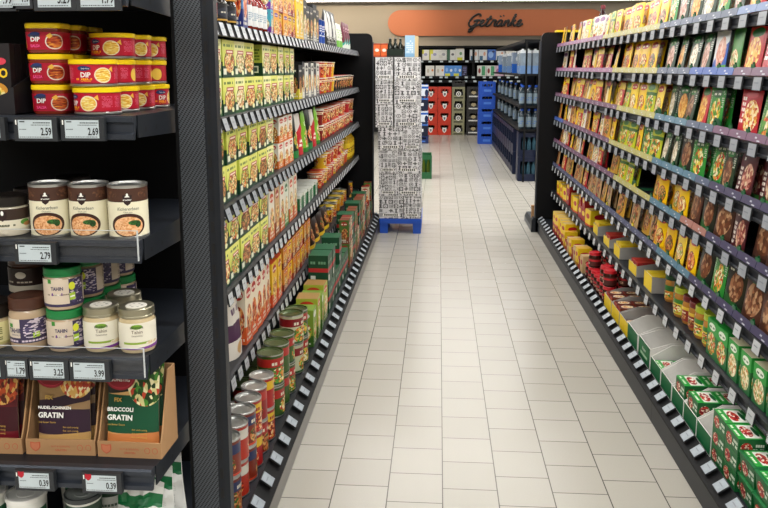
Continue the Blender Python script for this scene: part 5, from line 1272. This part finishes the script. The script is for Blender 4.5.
C_rd = crate_kind('red bottle crate with white emblem', .30, .4, .274, 'c8341c', '2a0e0a', 'shield')
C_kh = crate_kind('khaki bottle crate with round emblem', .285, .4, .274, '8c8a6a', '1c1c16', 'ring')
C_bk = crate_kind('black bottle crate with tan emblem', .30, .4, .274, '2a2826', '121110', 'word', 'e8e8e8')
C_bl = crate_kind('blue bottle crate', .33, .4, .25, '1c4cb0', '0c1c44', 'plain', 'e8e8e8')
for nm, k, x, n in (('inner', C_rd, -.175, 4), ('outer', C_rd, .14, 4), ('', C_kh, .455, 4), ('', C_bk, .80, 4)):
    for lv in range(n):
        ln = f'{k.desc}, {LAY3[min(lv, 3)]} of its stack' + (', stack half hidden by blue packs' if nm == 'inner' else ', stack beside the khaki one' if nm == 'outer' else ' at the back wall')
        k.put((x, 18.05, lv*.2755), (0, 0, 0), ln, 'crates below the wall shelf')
C_k5 = crate_kind('dark empty crate', .285, .15, .14, '1d1d1b', '0d0d0c', '')
C_k5.put((.455, 18.05, 4*.2755), (0, 0, 0), 'dark empty crate standing on top of the khaki stack', None)
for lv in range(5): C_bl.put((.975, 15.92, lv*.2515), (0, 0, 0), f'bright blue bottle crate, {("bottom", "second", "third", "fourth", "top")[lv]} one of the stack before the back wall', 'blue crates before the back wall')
# white and blue bottle packs opposite, on a dark blue crate
C_db = crate_kind('dark blue crate', .25, .35, .15, '14285c', '0a1230', 'plain', '1f4fb4')
C_db.put((-.325, 15.95, 0), (0, 0, 0), 'dark blue crate at the bottom under the white and blue bottle packs', None)
wb = art('white blue pack film', 'd4dce8', [('rect', -.1, .7, 1.1, .88, '2a5ab0'), ('rect', -.1, 0, 1.1, .1, '16264c'), ('ell', .2, .35, .16, .3, '16264c'), ('ell', .85, .35, .16, .3, '16264c')], .25)
wb2 = art('dark bottle pack film', '141c34', [('text', .05, .35, .95, .75, 'e0e4ea', 3, 1), ('rect', -.1, .86, 1.1, 1, '3a6ab8')], .25)
pkm = []
for a in (wb2, wb):
    b = MB(); b.box(-.115, .115, 0, .3, 0, .245, side('c4ccd8'), front=a, side=a)
    for i in range(3): b.lathe([(.016, .245, WT), (.016, .262, CAPS['1f4fb4']), (0, .262, CAPS['1f4fb4'])], 8, c=(-.075+i*.075, .06, 0))
    pkm.append(b.mesh('water_pack'))
for lv in range(4):
    k = Kind('water_pack', 'bottle pack', 'x', pkm[lv % 2])
    k.put((-.325, 15.97, .1505+lv*.2635), (0, 0, 0), f'{("dark", "white and blue")[lv % 2]} film pack of water bottles, {("lowest", "second", "third", "topmost")[lv]} of its pile opposite the blue crates', 'water packs beyond the pallet')
# green crate on the floor
C_gr = crate_kind('green crate', .3, .4, .33, '1f5a34', '0c2416', '', '2a6a34', '4a5a1c', .3, .28)
C_gr.put((-.235, 10.78, 0), (0, 0, 0), 'dark green bottle crate alone on the floor behind the pallet', None)

# ------------------------------------------------------------------ drinks rack beyond the packet shelving
RK = thing('drinks_rack', 'long black metal drinks rack with bottles beyond the packet shelving', 'rack', (1.08, 10.6, 0))
for y in (-.03, 1.75, 3.5, 5.2):
    for x in ((.075, .245, .62) if y < 0 else (.62,)):
        b = MB(); b.box(x-.012, x+.012, y-.012, y+.012, 0, 1.86, METAL2); ob('post', b.mesh('post'), RK)
for z in (.715, 1.03, 1.45):
    b = MB(); b.box(0, .66, -.02, 5.25, z-.03, z, METAL2); ob('shelf', b.mesh('shelf'), RK)
b = MB(); b.box(.05, .66, -.02, 5.25, 1.86, 1.9, METAL2); ob('top_board', b.mesh('top_board'), RK)
b = MB(); b.box(.64, .66, 0, 5.2, .0, 1.95, BACKP); ob('back_panel', b.mesh('back_panel'), RK)
C_mb = crate_kind('blue mineral water crate', .36, .30, .33, '0b1836', '070d1c', '', '1f4fb4', '3a5a6a', .31, .3)
# the rack's crates stand with their long side to the aisle
for i in range(13):
    for lv in range(2):
        C_mb.put((1.085, 10.98+i*.372+.18, lv*.3315) if i else (1.27, 10.64, lv*.3315), (0, 0, -PI/2 if i else 0), f'dark blue water crate under the drinks rack, {("lower", "upper")[lv]} layer, {ORD[i]} from near end', 'water crates under the drinks rack')
K_wa = bottlek('water bottle', 'water_bottle', .043, .27, plain('bluish bottle', '25323c', .12), art('water label', '74848f', [('text', .2, .3, .8, .7, '4a6aa0', 4, 2)]), CAPS['1f4fb4'], 10)
for si, z in enumerate((.7156, 1.0306)):
    row = ("lower", "upper")[si]
    for j in range(4): K_wa.put((1.125+j*.09, 10.66, z), (0, 0, 0), f'water bottle at near end of drinks rack, {row} row, {ORD[j]} from the aisle', 'water bottles on the drinks rack')
    for i in range(6): K_wa.put((1.2, 11.5+i*.8, z), (0, 0, -PI/2), f'water bottle in the {row} row along the drinks rack, {ORD[i]} behind the near end', 'water bottles on the drinks rack')
wp = art('blue water pack film', '808e9c', [('rect', -.1, .0, 1.1, .35, '6a8ab8'), ('ell', .5, .6, .3, .16, '8a9aac'), ('rect', -.1, .88, 1.1, 1, 'd4dae0')], .2)
wq = art('bright blue water pack film', '8fa0b8', [('rect', -.1, .0, 1.1, .45, '2a62c0'), ('ell', .5, .7, .3, .16, 'e4e8ec')], .2)
pm = []
for a in (wp, wq):
    b = MB(); b.box(-.07, .07, 0, .26, 0, .31, side('6f7983'), front=a, side=a)
    for i in range(2): b.lathe([(.016, .31, WT), (.016, .33, CAPS['e8e8e8']), (0, .33, CAPS['e8e8e8'])], 8, c=(-.035+i*.07, .06, 0))
    pm.append(b.mesh('water_pack'))
kk = [Kind('water_pack', 'bottle pack', 'x', m) for m in pm]
for i in range(5):
    kk[i % 3 == 1].put((1.12, 11.4+i*.9, 1.4506), (0, 0, -PI/2), f'film pack of water on top of the drinks rack, {ORD[i]} behind near end', 'water packs on the drinks rack')
for j in range(2):
    kk[0].put((1.155+j*.165, 10.66, 1.4506), (0, 0, 0), f'film pack of water at the near end of the drinks rack, {("aisle", "wall")[j]} side', 'water packs on the drinks rack')
# ------------------------------------------------------------------ wall shelf with cartons
WS = thing('wall_shelf', 'long black shelf unit on the end wall below the sign', 'shelf unit', (0, 18.25, 0))
b = MB(); b.box(-3.0, 2.9, .55, .6, 0, 2.02, BACKP); ob('back_panel', b.mesh('back_panel'), WS)
for x in (-3, -1.72, -.44, .76, 1.9, 2.86):
    b = MB(); b.box(x, x+.05, -.02, .55, 1.2, 2.02, METAL2); ob('upright', b.mesh('upright'), WS)
for z in (1.345, 1.705):
    b = MB(); b.box(-3, 2.9, -.03, .55, z-.06, z, METAL2); s_ = ob('shelf', b.mesh('shelf'), WS)
    tm = MB(); tm.box(-.035, .035, -.006, 0, -.02, .02, SCREEN); tm = tm.mesh('price_tag')
    for k in range(16): ob('price_tag', tm, s_, (-.38+k*.2+rg.uniform(-.05, .05), -.031, z-.03))
b = MB(); b.box(-3, 2.9, -.03, .55, 1.19, 1.25, METAL2); s_ = ob('shelf', b.mesh('shelf'), WS)
for k in range(14): ob('price_tag', tm, s_, (-.36+k*.2+rg.uniform(-.05, .05), -.031, 1.225))
b = MB(); b.box(-3, 2.9, -.03, .56, 1.98, 2.03, METAL2); ob('top_board', b.mesh('top_board'), WS)
def mk(desc, c0, layers, w, h):
    return carton('drink_carton', 'carton', desc, w, h, .2, art('drink carton '+desc, c0, layers, .4), 'c8c8c4')
W = [mk('white carton pack with yellow edge', 'e4e4de', [('rect', 0, .6, .4, 1, 'dcd84a'), ('rect', 0, 0, .15, 1, 'dcd84a'), ('ell', .6, .55, .2, .14, 'a8a8c8')], .2, .235), mk('white carton pack with pale print', 'e0e0da', [('ell', .6, .55, .2, .14, 'a8a8b0'), ('rect', .1, .2, .5, .5, 'd4d4cc')], .2, .235),
     mk('green and white carton pack', 'dfe0da', [('rect', 0, 0, .4, 1, '3c6a50'), ('ell', .7, .55, .16, .12, '6a6a70')], .2, .235), mk('white carton pack with yellow sticker', 'dedfd8', [('rect', .2, 0, .8, .25, 'd8d82c'), ('ell', .6, .6, .15, .15, '6a9a6a')], .2, .25),
     mk('white and blue carton pack', 'dadde0', [('rect', .1, 0, .5, .4, '3a6a8c'), ('ell', .7, .6, .14, .2, 'd8a48a')], .19, .235), mk('deep blue carton pack', '3a6ac0', [('ell', .4, .5, .3, .3, '8ab0e8'), ('ell', .7, .8, .16, .1, '1c2c5c')], .19, .24),
     mk('white carton pack with orange dot', 'e4e2dc', [('ell', .8, .55, .12, .12, 'd88a4a'), ('ell', .3, .5, .12, .2, 'c8c0b0')], .2, .235), mk('bright blue carton pack', '4a8ad8', [('rect', .1, 0, .7, .25, 'd8d84a'), ('ell', .3, .6, .14, .2, '8ab8f0'), ('ell', .8, .55, .14, .14, 'e0e8f0')], .2, .235),
     mk('white carton pack with green panel', 'e0e0da', [('rect', .5, .05, .9, .95, '4a9a6a'), ('ell', .25, .5, .14, .25, '8a3a3a')], .2, .235), mk('pink and white carton pack', 'd8b8c8', [('ell', .4, .5, .3, .24, 'a85a8a')], .19, .235), mk('dark violet carton pack', '1c1a34', [('text', .1, .1, .9, .9, '6a6a9a', 3, 4)], .11, .235)]
r1 = [(-.33, 0), (-.12, 0), (.08, 1), (.27, 2), (.475, 3), (.80, 4), (1.0, 4), (1.2, 5), (1.4, 4), (1.62, 6), (2.05, 5), (2.3, 5)]
r2 = [(-.21, 6), (.02, 6), (.22, 7), (.42, 7), (.59, 10), (.98, 8), (1.19, 8), (1.39, 9), (1.62, 1), (2.05, 1)]
for row, z, nm in ((r1, 1.7056, 'upper'), (r2, 1.3456, 'lower')):
    for x, i in row:
        W[i].put((x, 18.36, z), (0, 0, 0), f'{W[i].desc}, {nth("W", i, nm)} of its kind on the {nm} wall shelf', 'drink cartons on the wall shelf')
b = MB(); b.box(-.085, .085, -.08, .08, 0, .08, plain('tan card', 'c8b48a', .6), front=art('tan case', 'b8a890', [('text', .1, .2, .9, .8, '8a7a64', 5, 3)]))
tag(ob('small_case', b.mesh('small_case'), None, (.475, 18.36, 1.7056+.2506)), 'small tan case on the carton with the yellow sticker', 'box')

# ------------------------------------------------------------------ the sign
SG = thing('wall_sign', 'long orange rounded sign board reading Getränke in black script', 'sign', (0, 18.86, 2.575))
b = MB(); SIGN = plain('orange sign board', 'a8623f', .6, vary=.03); x0, x1, R = -1.22, 3.82, .30
pts = [(x0+R-R*math.sin(a*PI/16), R*math.cos(a*PI/16)) for a in range(17)]+[(x1-R+R*math.sin(a*PI/16), -R*math.cos(a*PI/16)) for a in range(17)]
b.prism(pts, -.03, .0, 1, SIGN); ob('board', b.mesh('board'), SG)
def cr(pts, n=6):
    P = [pts[0]]+list(pts)+[pts[-1]]; o = []
    for i in range(1, len(P)-2):
        for k in range(n):
            t = k/n; a, b_, c, d = P[i-1], P[i], P[i+1], P[i+2]
            o.append(tuple(.5*((2*b_[j])+(-a[j]+c[j])*t+(2*a[j]-5*b_[j]+4*c[j]-d[j])*t*t+(-a[j]+3*b_[j]-3*c[j]+d[j])*t**3) for j in (0, 1)))
    return o+[pts[-1]]
SCRIPT = [[[(1.75, 1.55), (1.7, 1.85), (1.25, 1.95), (.55, 1.5), (.1, .7), (.25, .1), (.8, .05), (1.3, .6), (1.45, .95), (1.2, .1), (.75, -.7), (.4, -.85), (.35, -.55), (.9, -.1), (1.7, .25)], [(.75, .85), (1.3, .98), (1.9, .95)]],
          [[(1.7, .25), (2.2, .5), (2.5, .85), (2.3, 1.0), (2.0, .7), (1.95, .25), (2.25, .05), (2.75, .3)]],
          [[(2.75, .3), (3.2, 1.0), (3.5, 1.7)], [(3.4, 1.6), (3.05, .6), (3.0, .15), (3.25, .05), (3.6, .3)], [(2.8, 1.15), (3.7, 1.25)]],
          [[(3.6, .3), (3.95, .95), (4.0, 1.1), (4.1, .95), (4.4, .95), (4.3, .4), (4.4, .1), (4.65, .2)]],
          [[(5.45, .85), (5.15, 1.0), (4.75, .6), (4.75, .15), (5.05, .1), (5.4, .55), (5.5, .95), (5.4, .3), (5.5, .08), (5.8, .25)], [(4.98, 1.5), (5.06, 1.66)], [(5.45, 1.58), (5.53, 1.74)]],
          [[(5.8, .25), (6.05, .95), (5.9, .05)], [(5.95, .4), (6.3, .9), (6.55, .9), (6.5, .4), (6.55, .08), (6.8, .2)]],
          [[(6.8, .2), (7.25, 1.1), (7.5, 1.75), (7.35, 1.8), (7.15, 1.1), (6.95, .05)], [(7.65, 1.0), (7.15, .55), (7.35, .4), (7.55, .08), (7.8, .2)]],
          [[(7.8, .2), (8.3, .5), (8.55, .85), (8.35, 1.0), (8.05, .7), (8.0, .25), (8.3, .05), (8.9, .45)]]]
sx, sz, ox, oz = .143, .145, .66, -.085
for L in SCRIPT:
    b = MB()
    for st in L:
        p = cr(st); b.tube([(ox+q[0]*sx+q[1]*.03, -.045, oz+q[1]*sz) for q in p], .024, plain('black sign lettering', '0e0e10', .4), 8)
    ob('letter', b.mesh('letter'), SG)
# warm spots on the end wall
def spot(x, label, watts):
    t = thing('ceiling_spot', label, 'spotlight', (x, 16.6, 3.25), (0, 0, 0), 'ceiling spots')
    b = MB(); b.lathe([(0, .1, METAL2), (.05, .1, METAL2), (.055, 0, METAL2), (.05, 0, METAL2), (.045, .02, TUBE), (0, .02, TUBE)], 16); ob('housing', b.mesh('housing'), t, (0, 0, -.02), (.6, 0, 0))
    l = bpy.data.lights.new('spot light', 'SPOT'); l.energy = watts; l.color = (1, .84, .62); l.spot_size = 1.5; l.spot_blend = .8; l.shadow_soft_size = .06
    lo = bpy.data.objects.new('spot light', l); COL.objects.link(lo); lo.location = (0, .05, -.06); lo.rotation_euler = (math.radians(72), 0, 0); lo.parent = t
spot(-1.5, 'ceiling spotlight aimed at the round end of the sign', 260)
spot(-3.6, 'ceiling spotlight aimed at the bare end wall', 200)

# ------------------------------------------------------------------ camera, world, exposure
w = bpy.data.worlds.new('store air'); SC.world = w; w.use_nodes = True
w.node_tree.nodes['Background'].inputs[0].default_value = (.9, .95, 1, 1); w.node_tree.nodes['Background'].inputs[1].default_value = .02
cam = bpy.data.cameras.new('camera'); co = bpy.data.objects.new('camera', cam); COL.objects.link(co)
F = 778.0; cam.sensor_width = 36; cam.lens = F*36/768; cam.clip_start = .05; cam.clip_end = 100
cam.shift_y = -54/768
pitch = math.atan2(132, F); psi = math.atan(55*math.cos(pitch)/F)
co.location = (0, 0, 1.527); co.rotation_euler = (PI/2-pitch, 0, psi)
SC.camera = co
SC.view_settings.view_transform = 'Standard'; SC.view_settings.look = 'None'; SC.view_settings.gamma = 1; SC.view_settings.use_curve_mapping = False
SC.view_settings.exposure = -0.08
try:
    SC.cycles.use_denoising = True; SC.cycles.max_bounces = 6; SC.cycles.transparent_max_bounces = 8
except Exception: pass
